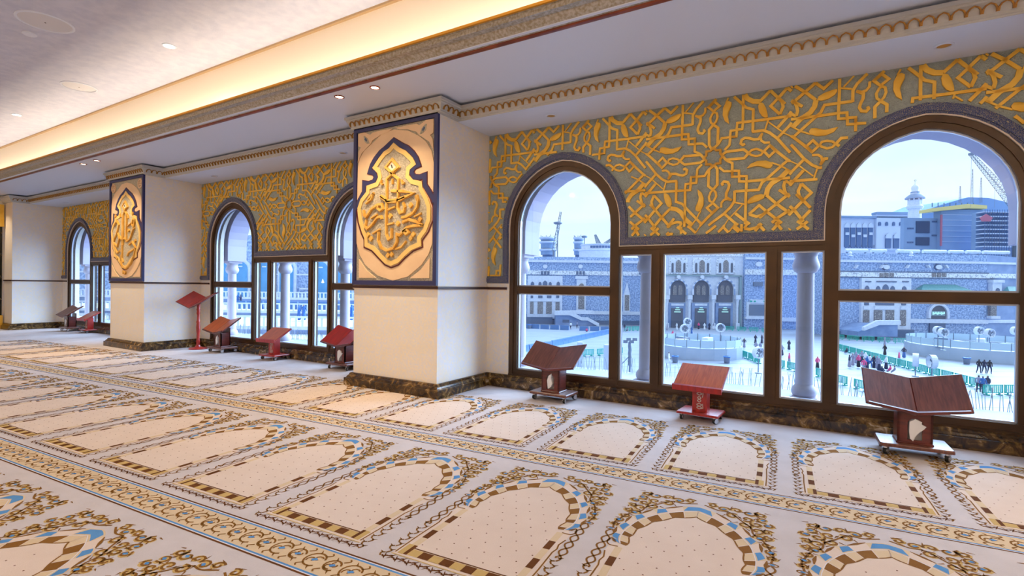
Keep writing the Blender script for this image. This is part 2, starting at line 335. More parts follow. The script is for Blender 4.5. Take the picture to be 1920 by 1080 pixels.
CAL1=[
(0.05, 1, [(-0.01, 2.698), (0.09, 2.599), (-0.014, 2.545), (-0.108, 2.62)]) ,
(0.045, 0, [(-0.043, 2.555), (0.093, 2.462), (0.09, 2.258), (0.087, 2.124), (0.123, 2.068), (0.179, 2.077), (0.197, 2.132), (0.169, 2.185)]) ,
(0.045, 0, [(0.021, 2.549), (-0.089, 2.479), (-0.089, 2.293), (-0.092, 2.062), (-0.091, 1.831), (-0.056, 1.769), (-0.005, 1.794), (-0.004, 1.9)]) ,
(0.05, 0, [(-0.018, 2.334), (0.171, 2.313), (0.328, 2.28), (0.227, 2.252), (0.103, 2.226), (-0.066, 2.217), (-0.19, 2.29)]) ,
(0.05, 0, [(-0.19, 2.279), (-0.08, 2.213), (0.062, 2.203), (0.2, 2.244)]) ,
(0.05, 0, [(0.375, 2.256), (0.396, 2.194), (0.384, 2.124), (0.325, 2.057), (0.231, 2.02), (0.149, 2.012)]) ,
(0.045, 1, [(-0.225, 2.187), (-0.167, 2.188), (-0.151, 2.139), (-0.195, 2.116), (-0.236, 2.145)]) ,
(0.05, 0, [(-0.237, 2.187), (-0.344, 2.141), (-0.425, 2.055), (-0.464, 2.079), (-0.477, 2.139)]) ,
(0.035, 0, [(-0.436, 2.217), (-0.345, 2.259), (-0.309, 2.331)]) ,
(0.045, 0, [(-0.164, 2.013), (-0.179, 2.044), (-0.245, 2.034), (-0.318, 1.963), (-0.408, 1.906), (-0.443, 1.942), (-0.42, 2.022)]) ,
(0.05, 0, [(-0.213, 1.868), (-0.221, 1.762), (-0.173, 1.675), (-0.071, 1.641), (0.028, 1.665), (0.081, 1.741), (0.078, 1.824), (0.124, 1.81), (0.179, 1.851), (0.233, 1.895), (0.34, 1.91), (0.466, 1.909)]) ,
(0.045, 1, [(0.179, 1.856), (0.233, 1.879), (0.261, 1.842), (0.22, 1.818)]) ,
(0.05, 0, [(0.466, 1.911), (0.366, 1.959), (0.258, 1.985), (0.163, 1.959)]) ,
(0.035, 0, [(-0.064, 2.115), (0.052, 2.145)]) ,
(0.032, 0, [(-0.342, 2.032), (-0.241, 2.073)]) ,
(0.032, 0, [(-0.064, 1.943), (0.026, 1.958)]) ,
(0.032, 0, [(0.346, 2.011), (0.447, 2.045)]) ,
(0.03, 0, [(-0.316, 1.848), (-0.191, 1.896)]) ,
(0.035, 0, [(0.064, 1.651), (0.154, 1.677), (0.224, 1.739)]) ,
(0.03, 0, [(-0.179, 2.479), (-0.185, 2.438), (-0.153, 2.419)]) ,
(0.03, 0, [(0.001, 2.473), (-0.001, 2.411)]) ,
(0.03, 0, [(0.141, 2.449), (0.159, 2.404), (0.19, 2.409)]) ,
(0.035, 0, [(-0.302, 2.336), (-0.406, 2.258)]) ,
(0.04, 0, [(0.362, 2.247), (0.382, 2.195)]) ,
]
DOT1= [(0.094, 1.948), (-0.027, 2.042), (-0.391, 1.837), (-0.338, 1.787), (0.296, 1.77), (0.335, 1.814), (-0.056, 1.583), (0.004, 1.593), (0.432, 1.976), (0.29, 2.146)]
# ------------------------------------------------------------------ room constants (metres)
YW, YP, PER, BC, PH = 5.449, 4.468, 6.705, -0.995, 0.6645
XL, XR, YB = -17.66, 9.2, -6.5
BAYS = [BC + PER, BC, BC - PER, BC - 2*PER]            # right of the frame, then the three in view
PIERS = [-4.3525 + PER, -4.3525, -4.3525 - PER, -4.3525 - 2*PER]
AH, AE, AZ, ACX = 0.595, 0.06, 1.948, 1.665           # arched light: half width, pointedness, spring, offset from bay centre
def arch(cx, h, zs=AZ, e=AE, n=10, z0=None, sides=True):
    r = h + e; a1 = math.acos(-e/r); pts = []
    if sides: pts.append((cx-h, z0))
    for i in range(n+1):
        a = pi + (a1-pi)*i/n; pts.append((cx+e+r*cos(a), zs+r*sin(a)))
    for i in range(n-1, -1, -1):
        a = pi + (a1-pi)*i/n; pts.append((cx-e-r*cos(a), zs+r*sin(a)))
    if sides: pts.append((cx+h, z0))
    return pts

# ------------------------------------------------------------------ shell
struct('floor', MB().box(XL-.3, XR+.3, YB-.3, 5.75, -.25, -.012), mat('screed', (120, 116, 110)))
mb = MB()
for bc in BAYS:
    for s in (-1, 1):
        a, b = sorted((bc+s*2.37, bc+s*2.71)); mb.box(a, b, YW, 5.70, 0, 1.285)
    mb.box(bc-2.37, bc+2.37, YW+.01, 5.70, 0, .115)
for pc in PIERS: mb.box(pc-PH, pc+PH, YW, 5.70, 0, 3.2)
for bc in BAYS:
    mb.prism([(bc+a, b) for a, b in [(-2.71,1.285),(-2.37,1.285)]+arch(-ACX, .705, sides=False)+[(-.96,1.698),(.96,1.698)]+arch(ACX, .705, sides=False)+[(2.37,1.285),(2.71,1.285),(2.71,3.135),(-2.71,3.135)]], 5.469, 5.70, wf)
mb.box(XL-.3, XR+.3, 5.46, 5.70, 3.135, 4.45)
struct('wall_window', mb, M_PAPER)
struct('wall_back', MB().box(XL-.3, XR+.3, YB-.3, YB, 0, 4.45), M_PAPER)
struct('wall_right', MB().box(XR, XR+.3, YB, 5.45, 0, 4.45), M_PAPER)
struct('wall_left', MB().box(XL-.3, XL, YB, 5.45, 0, 4.45), M_PAPER)
# ceilings: window soffit, lower ceiling strip, upper ceiling with its cove
struct('ceiling', MB().box(XL, XR, YB, 3.91, 4.15, 4.35), M_UPPER)
mb = MB().box(XL, XR, 4.79, 5.45, 3.132, 3.33).box(XL, XR, 3.66, 4.80, 3.315, 3.36)
struct('ceiling_lower', mb, M_WHITE)
struct('wall_cove', MB().box(XL, XR, 3.90, 4.0, 3.36, 4.15).box(XL, XR, 3.66, 3.90, 3.36, 3.366), M_COVE)
struct('wall_cove_added_back', MB().box(XL, XR, -5.0, -4.90, 3.36, 4.15).box(XL, XR, YB, -4.5, 3.30, 3.36).box(XL, XR, -4.53, -4.5, 3.36, 3.43), M_COVE)  # unseen cove, added so its lit face brightens the window wall
struct('trim_1', MB().box(XL, XR, 3.862, 3.90, 4.128, 4.152), mat('taupe_ceiling_bead', (168, 140, 104), .5))
def yz_run(prof, name, m, sm=False):
    mbx = MB(); mbx.prism(prof, XL, XR, lambda u, v, w: (w, u, v)); return struct(name, mbx, m, smooth=sm)
yz_run([(3.75,3.36),(3.71,3.312),(3.672,3.318),(3.64,3.332),(3.612,3.352),(3.592,3.374),(3.582,3.392),(3.566,3.396),(3.560,3.408),(3.534,3.408),(3.52,3.412),(3.535,3.425),(3.535,3.366),(3.66,3.366)], 'trim_2', M_MOULD, True)
yz_run([(3.75,3.30),(3.728,3.294),(3.712,3.300),(3.705,3.316),(3.75,3.33)], 'trim_3', M_REDWOOD, True)
yz_run([(3.522,3.411),(3.505,3.413),(3.50,3.432),(3.535,3.436),(3.536,3.424)], 'trim_4', M_GOLDLINE)
# cornice round the window bays and the pillars
YC, YPC, PHC = 4.80, 4.452, 0.680
path = [(XL, YPC), (PIERS[3]+PHC, YPC), (PIERS[3]+PHC, YC)]
for pc in (PIERS[2], PIERS[1], PIERS[0]):
    path += [(pc-PHC, YC), (pc-PHC, YPC), (pc+PHC, YPC), (pc+PHC, YC)]
path.append((XR, YC))
CP = [(-.06,3.134),(.018,3.134),(.018,3.146),(.028,3.150),(.028,3.166),(.036,3.172),(.046,3.20),(.060,3.228),(.070,3.238),(.070,3.252),(.086,3.256),(.086,3.286),(-.06,3.290)]
cornice = struct('trim_5', MB().sweep(CP, path), M_CORN)
ap = [(-.030, 0.0), (-.028, .030), (-.019, .048), (0, .060), (.019, .048), (.028, .030), (.030, 0.0)]
am = MB().strip(ap, .0085, -.012, .006, wf)
ARCHM = am.mesh('arch_ornament', [M_CORNGOLD])
def ornaments(p0, p1, nrm, step=.084):
    ln = hypot(p1[0]-p0[0], p1[1]-p0[1]); n = max(1, round(ln/step)); rz = {(0,-1): 0, (1,0): pi/2, (-1,0): -pi/2}[nrm]
    for i in range(n):
        t = (i+.5)/n; x = p0[0]+(p1[0]-p0[0])*t + nrm[0]*.040; y = p0[1]+(p1[1]-p0[1])*t + nrm[1]*.040
        o = link('arch_ornament', ARCHM, cornice, (x, y, 3.172)); o.rotation_euler = (.36, 0, rz); o.scale = (ln/n/.066, 1, 1)
ornaments((PIERS[0]-PHC-.02, YPC), (PIERS[0]+PHC+.02, YPC), (0,-1)); ornaments((PIERS[0]-PHC, YPC), (PIERS[0]-PHC, YC), (-1,0))
for k in (1, 2, 3):
    pc = PIERS[k]
    if k < 3: ornaments((pc-PHC-.02, YPC), (pc+PHC+.02, YPC), (0,-1))
    ornaments((pc+PHC, YPC), (pc+PHC, YC), (1,0))
    ornaments((pc+PHC+.04, YC), (PIERS[k-1]-PHC-.04, YC), (0,-1))
# marble baseboard
bp_ = [(XL, YP), (PIERS[3]+PH, YP), (PIERS[3]+PH, YW)]
for pc in (PIERS[2], PIERS[1], PIERS[0]):
    bp_ += [(pc-PH, YW), (pc-PH, YP), (pc+PH, YP), (pc+PH, YW)]
bp_.append((XR, YW))
BP = [(-.02,.148),(.022,.150),(.034,.140),(.034,.128),(.046,.118),(.058,.102),(.058,.096),(.080,.090),(.080,.0),(-.02,.0)]
struct('baseboard_window', MB().sweep(BP, bp_), M_MARBLE)
struct('baseboard_back', MB().box(XL, XR, YB, YB+.05, 0, .15), M_MARBLE)
# door with brass bars at the far end
dl = struct('door_1', MB().box(XL-.01, XL+.03, 2.6, 4.42, .10, 2.55), M_BLACK)
mb = MB().box(XL-.01, XL+.08, 2.5, 4.44, 2.55, 3.1).box(XL-.01, XL+.07, 2.5, 2.6, 0, 2.55).box(XL-.01, XL+.07, 2.5, 4.43, 0, .34)
mb.build('door_frame', M_GOLD, dl)
for k in range(7):
    MB().strip([(2.6, .2+k*.55-.9), (4.4, .2+k*.55)], .05, XL+.03, XL+.05, lambda u, v, w: (w, u, max(.34, min(2.55, v)))).build('brass_bar', M_PEACH, dl)

# ------------------------------------------------------------------ pillars
PL = ['broad cream wallpapered pillar at the right of the photo', 'nearest cream wallpapered pillar between the first and second window bays',
      'middle cream wallpapered pillar behind the tall red bookstand', 'farthest cream wallpapered pillar at the left edge']
for pc, lb in zip(PIERS, PL):
    x0 = max(pc-PH, XL)
    t = thing('pillar', lb, 'pillar', (pc, YP, 0), group='wallpapered pillars')
    MB().box(x0-pc, PH, 0, YW-YP+.02, 0, 3.2).build('shaft', M_PAPER, t)
    rp = [(-PH if x0 == pc-PH else x0-pc, YW-YP), (-PH if x0 == pc-PH else x0-pc, 0), (PH, 0), (PH, YW-YP)]
    r = MB().sweep([(-.01,1.196),(.016,1.196),(.020,1.202),(.020,1.220),(.016,1.226),(-.01,1.226)], rp)
    r.sweep([(-.01,1.186),(.010,1.186),(.010,1.196),(-.01,1.196)], rp, 1); r.sweep([(-.01,1.226),(.008,1.226),(.008,1.234),(-.01,1.234)], rp, 1)
    r.build('chair_rail', [M_RAIL, M_CREAM], t)
for bc in BAYS:
    for s in (-1, 1):
        a, b = sorted((bc+s*2.40, bc+s*2.69))
        struct('trim_6', MB().box(a, b, YW-.02, YW, 1.196, 1.226).box(a, b, YW-.01, YW, 1.186, 1.196, 1), [M_RAIL, M_CREAM])

# ------------------------------------------------------------------ windows
def make_window(name, bc):
    w = link(name, None, None, (bc, 0, 0)); w['kind'] = 'structure'
    for s in (-1, 1):
        cx = s*ACX
        p = arch(cx, .65, z0=.115)
        f = MB().strip(p, .11, 5.462, 5.57, wf); f.strip(arch(cx, .672, z0=.115), .052, 5.450, 5.47, wf).build('arch_frame', M_BRONZE, w)
        MB().box(cx-.60, cx+.60, 5.466, 5.56, 1.155, 1.243).box(cx-.60, cx+.60, 5.455, 5.47, 1.18, 1.218).build('transom', M_BRONZE, w)
        MB().box(s*.55-.062, s*.55+.062, 5.464, 5.56, .2, 1.63).box(s*.55-.03, s*.55+.03, 5.452, 5.47, .2, 1.63).build('mullion', M_BRONZE, w)
    MB().box(-.97, .97, 5.459, 5.565, 1.603, 1.70).box(-.97, .97, 5.447, 5.47, 1.655, 1.70).build('header', M_BRONZE, w)
    MB().box(-2.37, 2.37, 5.458, 5.567, .112, .225).box(-2.37, 2.37, 5.446, 5.47, .112, .165).build('bottom_rail', M_BRONZE, w)
    panes = []
    for s in (-1, 1):
        panes.append(arch(s*ACX, AH, z0=1.243)); panes.append([(s*ACX-AH,.225),(s*ACX-AH,1.155),(s*ACX+AH,1.155),(s*ACX+AH,.225)])
        a, b = sorted((s*.612, s*.96)); panes.append([(a,.225),(a,1.603),(b,1.603),(b,.225)])
    panes.append([(-.488,.225),(-.488,1.603),(.488,1.603),(.488,.225)])
    for p in panes:
        MB().prism(p, 5.518, 5.524, wf).build('pane', M_GLASS, w)
        cx = sum(q[0] for q in p)/len(p); cz = (min(q[1] for q in p)+max(q[1] for q in p))/2
        hw = max(q[0] for q in p)-cx; hh = max(q[1] for q in p)-cz
        q = [(cx+(x-cx)*(1-.007/hw), cz+(z-cz)*(1-.007/hh)) for x, z in p]
        MB().strip(q, .014, 5.490, 5.518, wf, closed=True).build('glazing_bead', M_BEAD, w)
    return w
win = make_window('window_1', BAYS[1])
for i, k in ((2, 2), (3, 3), (4, 0)):
    c = copy_tree(win); c.name = 'window_%d' % i; c.location = (BAYS[k], 0, 0)

# ------------------------------------------------------------------ gold arabesque panels
STARZ, TP = 2.55, 1.357
TILE_S = TILE_S + [(.022, 1, [(.092*cos(pi*i/8)*(1 if i % 2 == 0 else .78), -.01+.092*sin(pi*i/8)*(1 if i % 2 == 0 else .78)) for i in range(16)])]
def p_inside(u, v):
    if abs(u) > 2.682 or v > 3.126: return False
    for cx in (-ACX, ACX):
        dx = abs(u-cx)
        if v <= AZ:
            if dx < .818: return False
        elif hypot(dx+AE, v-AZ) < .878: return False
    if abs(u) < .87 and v < 1.795: return False
    if abs(u) > 2.45 and v < 1.352: return False
    return True
def clip_runs(pts, closed, test, step=.012):
    if closed: pts = pts+[pts[0]]
    fine = []
    for (a, b) in zip(pts, pts[1:]):
        n = max(1, int(hypot(b[0]-a[0], b[1]-a[1])/step))
        fine += [((a[0]+(b[0]-a[0])*i/n, a[1]+(b[1]-a[1])*i/n), i == 0) for i in range(n)]
    fine.append((pts[-1], True)); runs = []; cur = []
    for k, (p, key) in enumerate(fine):
        if test(*p): cur.append((p, key))
        elif cur: runs.append(cur); cur = []
    if cur: runs.append(cur)
    out = []
    for r in runs:
        if len(r) < 2: continue
        out.append([q for i, (q, key) in enumerate(r) if key or i in (0, len(r)-1)])
    return out
def rot4(p, k):
    u, v = p
    for _ in range(k): u, v = -v, u
    return (u, v)
def arabesque_geometry():
    runs_ = []; leaves = []
    for tx in range(-3, 4):
        for tz in (-1, 0, 1):
            ox, oz = tx*TP, STARZ+tz*TP
            for k in range(4):
                for (w, closed, pts) in TILE_S:
                    q = [rot4((u, v+.01), k) for u, v in pts]
                    for r in clip_runs(q, closed, lambda u, v: abs(u) <= .686 and abs(v) <= .686 and p_inside(u+ox, v+oz)):
                        runs_.append((w*1.02, [(u+ox, v+oz) for u, v in r]))
                for pts in TILE_L:
                    q = [rot4((u, v+.01), k) for u, v in pts]
                    cu, cv = sum(p[0] for p in q)/len(q), sum(p[1] for p in q)/len(q)
                    if abs(cu) > .686 or abs(cv) > .686: continue
                    g = [(u+ox, v+oz) for u, v in q]
                    if all(p_inside(*p) for p in g): leaves.append(g)
    # strips that touch belong to one piece of lattice
    par = list(range(len(runs_))); cells = {}
    def root(i):
        while par[i] != i: par[i] = par[par[i]]; i = par[i]
        return i
    for i, (w, p) in enumerate(runs_):
        for a, b in zip(p, p[1:]):
            n = max(1, int(hypot(b[0]-a[0], b[1]-a[1])/.01))
            for k in range(n+1):
                cx, cz = int((a[0]+(b[0]-a[0])*k/n+9)/.02), int((a[1]+(b[1]-a[1])*k/n)/.02)
                for dx in (-1, 0, 1):
                    for dz in (-1, 0, 1):
                        j = cells.get((cx+dx, cz+dz))
                        if j is not None: par[root(i)] = root(j)
                cells[(cx, cz)] = i
    comp = {}
    for i, (w, p) in enumerate(runs_): comp.setdefault(root(i), MB()).strip(p, w, 5.433, 5.449, wf)
    return list(comp.values()), leaves
LATS, LEAVES = arabesque_geometry()
def make_panel(bc, label):
    t = thing('arabesque_panel', label, 'wall panel', (bc, 0, 0), group='gold arabesque wall panels')
    lft = arch(-ACX, .705, sides=False); rgt = arch(ACX, .705, sides=False)
    poly = [(-2.71,1.285),(-2.37,1.285)]+lft+[(-.96,1.698),(.96,1.698)]+rgt+[(2.37,1.285),(2.71,1.285),(2.71,3.14),(-2.71,3.14)]
    MB().prism(poly, YW, 5.468, wf).build('backing', M_SAGE, t)
    for lt in LATS: lt.build('lattice', M_GOLD, t)
    for g in LEAVES:
        cx = sum(p[0] for p in g)/len(g); cz = sum(p[1] for p in g)/len(g); mbx = MB(); n = len(g)
        # cushion-shaped leaf: rim, then a raised crown
        vs_ = [(x, YW, z) for x, z in g]+[(x, 5.428, z) for x, z in g]+[(cx+(x-cx)*.55, 5.420, cz+(z-cz)*.55) for x, z in g]
        fs = [(i, (i+1) % n, n+(i+1) % n, n+i) for i in range(n)]+[(n+i, n+(i+1) % n, 2*n+(i+1) % n, 2*n+i) for i in range(n)]+[tuple(range(2*n, 3*n))]
        mbx.add(vs_, fs).build('leaf', M_GOLD, t, True)
    bl = [(-2.69,1.318),(-2.415,1.318)]+arch(-ACX, .755, sides=False)+[(-.91,1.742),(.91,1.742)]+arch(ACX, .755, sides=False)+[(2.415,1.318),(2.69,1.318)]
    b = MB().strip(bl, .086, 5.430, 5.46, wf); b.strip(bl, .052, 5.418, 5.44, wf)
    b.build('border', M_BLUE, t)
    fl = [(-2.372,1.275)]+arch(-ACX, .708, sides=False)+[(-.957,1.696),(.957,1.696)]+arch(ACX, .708, sides=False)+[(2.372,1.275)]
    MB().strip(fl, .012, 5.436, 5.47, wf).build('fillet', M_CREAM, t)
    return t
pan = make_panel(BAYS[1], 'gold arabesque lattice on sage plaster around the nearest pair of arched windows')
for k, lb in ((2, 'gold arabesque lattice on sage plaster around the middle bay of arched windows'), (3, 'gold arabesque lattice on sage plaster around the farthest left arched window'), (0, 'gold arabesque lattice on sage plaster in the bay right of the photo')):
    c = copy_tree(pan); c.location = (BAYS[k], 0, 0); c['label'] = lb

# ------------------------------------------------------------------ calligraphy panels on the pillars
def mirror(pts): return [(-x, z) for x, z in pts]
PNAVY = [((a[0]-b[0])/2, (a[1]+b[1])/2) for a, b in zip(PN_navy, PN_navyR)]          # averaged left half
PNAVY[0] = (0, 2.922)
PNAVY += [(-.62, 2.16)]
def calli_panel(pc, label, rosettes, strokes, dots):
    t = thing('calligraphy_panel', label, 'wall panel', (pc, 0, 0), group='calligraphy panels on pillars')
    Y = YP
    MB().box(-.650, .650, Y-.012, Y, 1.25, 3.132).build('backing', M_STIP, t)
    fr = [(-.640,1.262),(.640,1.262),(.640,3.120),(-.640,3.120)]
    MB().strip(fr, .052, Y-.034, Y, wf, closed=True).build('navy_frame', M_NAVY, t)
    MB().prism(PN_body, Y-.022, Y-.010, wf).build('plaster_body', M_PEACH, t)
    if rosettes:
        for s in (-1, 1):
            ro = MB().strip([(s*.52+.075*cos(a), 2.985+.075*sin(a)) for a in [2*pi*i/16 for i in range(16)]], .022, Y-.028, Y-.01, wf, closed=True)
            for k in range(6): ro.strip([(s*.52, 2.985), (s*.52+.055*cos(k*pi/3+.5), 2.985+.055*sin(k*pi/3+.5))], .016, Y-.025, Y-.01, wf)
            ro.build('rosette', M_PEACH, t)
    else:
        for s in (1, -1):
            pp = PN_petR if s > 0 else mirror(PN_petR)
            MB().prism(pp, Y-.026, Y-.010, wf).build('corner_petal', M_PEACH, t)
            ey = [(.40,2.94),(.43,3.005),(.485,3.045),(.50,3.04),(.485,2.975),(.44,2.945)]
            MB().prism(ey if s > 0 else mirror(ey), Y-.030, Y-.024, wf).build('jewel', M_STIP, t)
            ey = [(.435,2.985),(.465,3.02),(.48,3.0),(.45,2.965)]
            MB().prism(ey if s > 0 else mirror(ey), Y-.033, Y-.028, wf).build('jewel', mat('blue_grey_jewel', (70, 84, 110), .3), t)
    for s in (1, -1):
        MB().prism(PN_botR if s > 0 else mirror(PN_botR), Y-.024, Y-.010, wf).build('corner_wedge', M_PEACH, t)
    nav = PNAVY[::-1]+mirror(PNAVY)[1:]
    MB().strip(nav, .072, Y-.028, Y-.015, wf, mi=1).strip(nav, .056, Y-.031, Y-.015, wf).build('navy_ogee', [M_NAVY, M_MAROON], t)
    G = PN_gold
    MB().prism(G, Y-.026, Y-.015, wf).build('lettering_field', M_STIP, t)
    MB().strip([(x*1.10, 2.15+(z-2.15)*1.075) for x, z in G[9:33]], .016, Y-.027, Y-.02, wf).build('maroon_outline', M_MAROON, t)
    MB().strip(G, .054, Y-.036, Y-.02, wf, closed=True).build('gold_ogee', M_PGOLD, t)
    for (w, c, p) in strokes:
        mbx = MB().strip(p, w*.74, Y-.044, Y-.02, wf, closed=bool(c)); mbx.strip(p, w*.45, Y-.052, Y-.03, wf, closed=bool(c))
        mbx.build('letter_stroke', M_CALLI, t)
    for (x, z) in dots:
        MB().prism([(x-.03,z),(x,z-.034),(x+.03,z),(x,z+.034)], Y-.052, Y-.02, wf).build('letter_dot', M_CALLI, t)
    dm = [(-.012,2.68),(.062,2.61),(-.014,2.568),(-.080,2.62)]
    MB().prism(dm, Y-.040, Y-.02, wf, 0).strip([(-.018,2.64),(-.004,2.60)], .01, Y-.045, Y-.03, wf, mi=1).build('diamond_inlay', [M_CREAM, M_BLACK], t)
    return t
CAL2 = [CAL1[0], (.045, 0, [(-.043,2.555),(.06,2.47),(.055,2.1),(.06,1.95)]), (.045, 0, [(.021,2.549),(-.075,2.47),(-.075,2.0),(-.07,1.9)]),
        (.045, 0, [(-.10,2.40),(-.105,1.66),(-.06,1.58)]),
        (.05, 0, [(-.45,2.28),(-.33,2.36),(-.25,2.28),(-.33,2.12),(-.42,2.03),(-.45,1.98)]), (.045, 0, [(-.44,1.95),(-.30,1.88),(-.22,2.02),(-.28,2.13)]),
        (.05, 0, [(-.20,2.06),(-.10,1.99),(.0,2.03),(.08,1.97),(.2,2.0),(.27,2.1),(.34,2.2),(.38,2.34),(.31,2.37),(.27,2.27),(.37,2.18)]),
        (.05, 0, [(.17,1.90),(.28,1.95),(.42,1.84),(.30,1.80),(.16,1.76),(.10,1.70)]), (.05, 0, [(.42,1.84),(.36,1.70),(.22,1.55),(.05,1.47),(-.10,1.50),(-.16,1.60),(-.13,1.72)]),
        (.04, 0, [(-.42,1.88),(-.30,1.76),(-.20,1.80)]), (.035, 0, [(.10,2.45),(.13,2.38)]), (.035, 0, [(-.2,2.48),(-.17,2.42)]), (.032, 0, [(.10,2.24),(.24,2.29)])]
calli_panel(PIERS[1], 'framed gold calligraphy medallion with petal corners on the nearest pillar', False, CAL1, DOT1)
calli_panel(PIERS[0], 'framed gold calligraphy medallion on the pillar right of the photo', False, CAL1, DOT1)
calli_panel(PIERS[2], 'framed gold calligraphy medallion with round rosette corners on the middle pillar', True, CAL2, [(-.05,1.40),(.02,1.39),(.15,2.16),(-.38,2.45),(.40,1.96),(-.3,1.66),(.3,2.46)])

# ------------------------------------------------------------------ lamps and speakers in the ceiling
def area_light(name, loc, size, power, col, parent=None, shape='DISK', sy=None, rot=(0,0,0), spread=None):
    d = bpy.data.lights.new(name, 'AREA'); d.shape = shape; d.size = size; d.energy = power; d.color = col
    if sy: d.size_y = sy
    if spread: d.spread = spread
    o = bpy.data.objects.new(name, d); COL.objects.link(o); o.location = loc; o.rotation_euler = rot
    if parent: o.parent = parent
    return o
def ring_lamp(name, label, x, y, z, r, ring, face, power=0, col=WARM, group=None, spread=None):
    t = thing(name, label, 'ceiling light', (x, y, z), group=group)
    MB().lathe([(r, .004), (r, -.006), (r*.8, -.010), (r*.72, 0), (r*.72, .004)], n=20).build('trim_ring', ring, t, True)
    MB().lathe([(r*.74, -.002), (r*.4, .001), (0.002, .001)], n=20).build('lens', face, t)
    if power: area_light('downlight_beam', (0, 0, -.014), r*1.3, power, col, t, spread=spread)
    return t
DL = (1.0, .84, .64)
for i, x in enumerate((-12.27, -6.98, -1.69, 3.6, 8.6)):
    for j, y in enumerate((3.25, .3, -1.9, -4.0)):  # all but the two left ones nearest the cove are unseen, added for light
        lb = {(0, 0): 'bright recessed downlight in the upper ceiling at the far left', (1, 0): 'bright recessed downlight in the upper ceiling left of the cove line'}.get((i, j), 'bright recessed downlight in the upper ceiling outside the photo')
        if 'outside' in lb: lb = 'recessed downlight outside the photo, row %s, %s from the left end' % (('nearest the cove', 'second', 'third', 'nearest the back cove')[j], ('first', 'second', 'third', 'fourth', 'fifth', 'sixth')[i])
        ring_lamp('recessed_downlight', lb, x, y, 4.15, .08, M_WHITE, M_LAMP, (10, 20, 44, 54)[j], DL, 'upper ceiling downlights', radians(125) if j == 0 else None)
for k, pc in enumerate(PIERS):
    for s in (-.3, .25):
        side = 'left' if s < 0 else 'right'
        where = ['a pillar right of the photo', 'the nearest pillar', 'the middle pillar', 'the farthest pillar'][k]
        ring_lamp('copper_spotlight', '%s lamp of the copper-ringed pair in the ceiling before %s' % (side, where), pc+s, 3.90, 3.315, .055, M_COPPER, M_LAMP, 11, WARM, 'copper-ringed spotlights', radians(100))
for i, (x, lb) in enumerate(((.73, 'brass recessed lamp in the soffit above the right arched window'), (-2.64, 'brass recessed lamp in the soffit above the left arched window of the nearest bay'), (-6.0, 'brass recessed lamp in the soffit beside the nearest pillar'),
                             (-9.36, 'brass recessed lamp in the soffit above the middle bay left arch'), (-15.9, 'tiny brass recessed lamp in the far left soffit'))):
    ring_lamp('soffit_lamp', lb, x, 5.11, 3.132, .062, M_WHITE, M_LAMPDIM, 0, WARM, 'brass soffit lamps')
def speaker(x, y, r, label):
    t = thing('ceiling_speaker', label, 'speaker', (x, y, 4.15))
    MB().lathe([(r, .004), (r, -.008), (r*.92, -.014), (r*.9, -.006), (r*.9, .004)], n=28).build('rim', M_WHITE, t, True)
    MB().lathe([(r*.91, -.004), (.002, -.010)], n=28).build('grille', M_SPK, t, True)
    MB().lathe([(.008, -.008), (.008, -.013), (.002, -.014)], n=8).build('badge', M_RAIL, t)
speaker(-9.64, 3.25, .22, 'round ceiling speaker with thick rim between the two downlights')
speaker(-7.57, 2.24, .26, 'large flush round ceiling speaker in the top left corner')
t = thing('smoke_detector', 'small white disc detector beside the large ceiling speaker', 'detector', (-8.09, 2.25, 4.15))
MB().lathe([(.07,.004),(.07,-.012),(.055,-.022),(.03,-.024),(.002,-.024)], n=20).build('cap', M_WHITE, t, True)
for x0, x1 in ((XL+.1, -8.5), (-8.5, 0), (0, XR-.1)):
    area_light('cove_light_strip', ((x0+x1)/2, 3.60, 3.375), x1-x0, 13.0*(x1-x0), (1.0, .84, .65), None, 'RECTANGLE', .10, (pi-.30, 0, 0))
    area_light('cove_light_strip', ((x0+x1)/2, -4.60, 3.375), x1-x0, 13.0*(x1-x0), (1.0, .80, .55), None, 'RECTANGLE', .10, (pi+.30, 0, 0))  # unseen strip, added in the rear cove to light the window wall
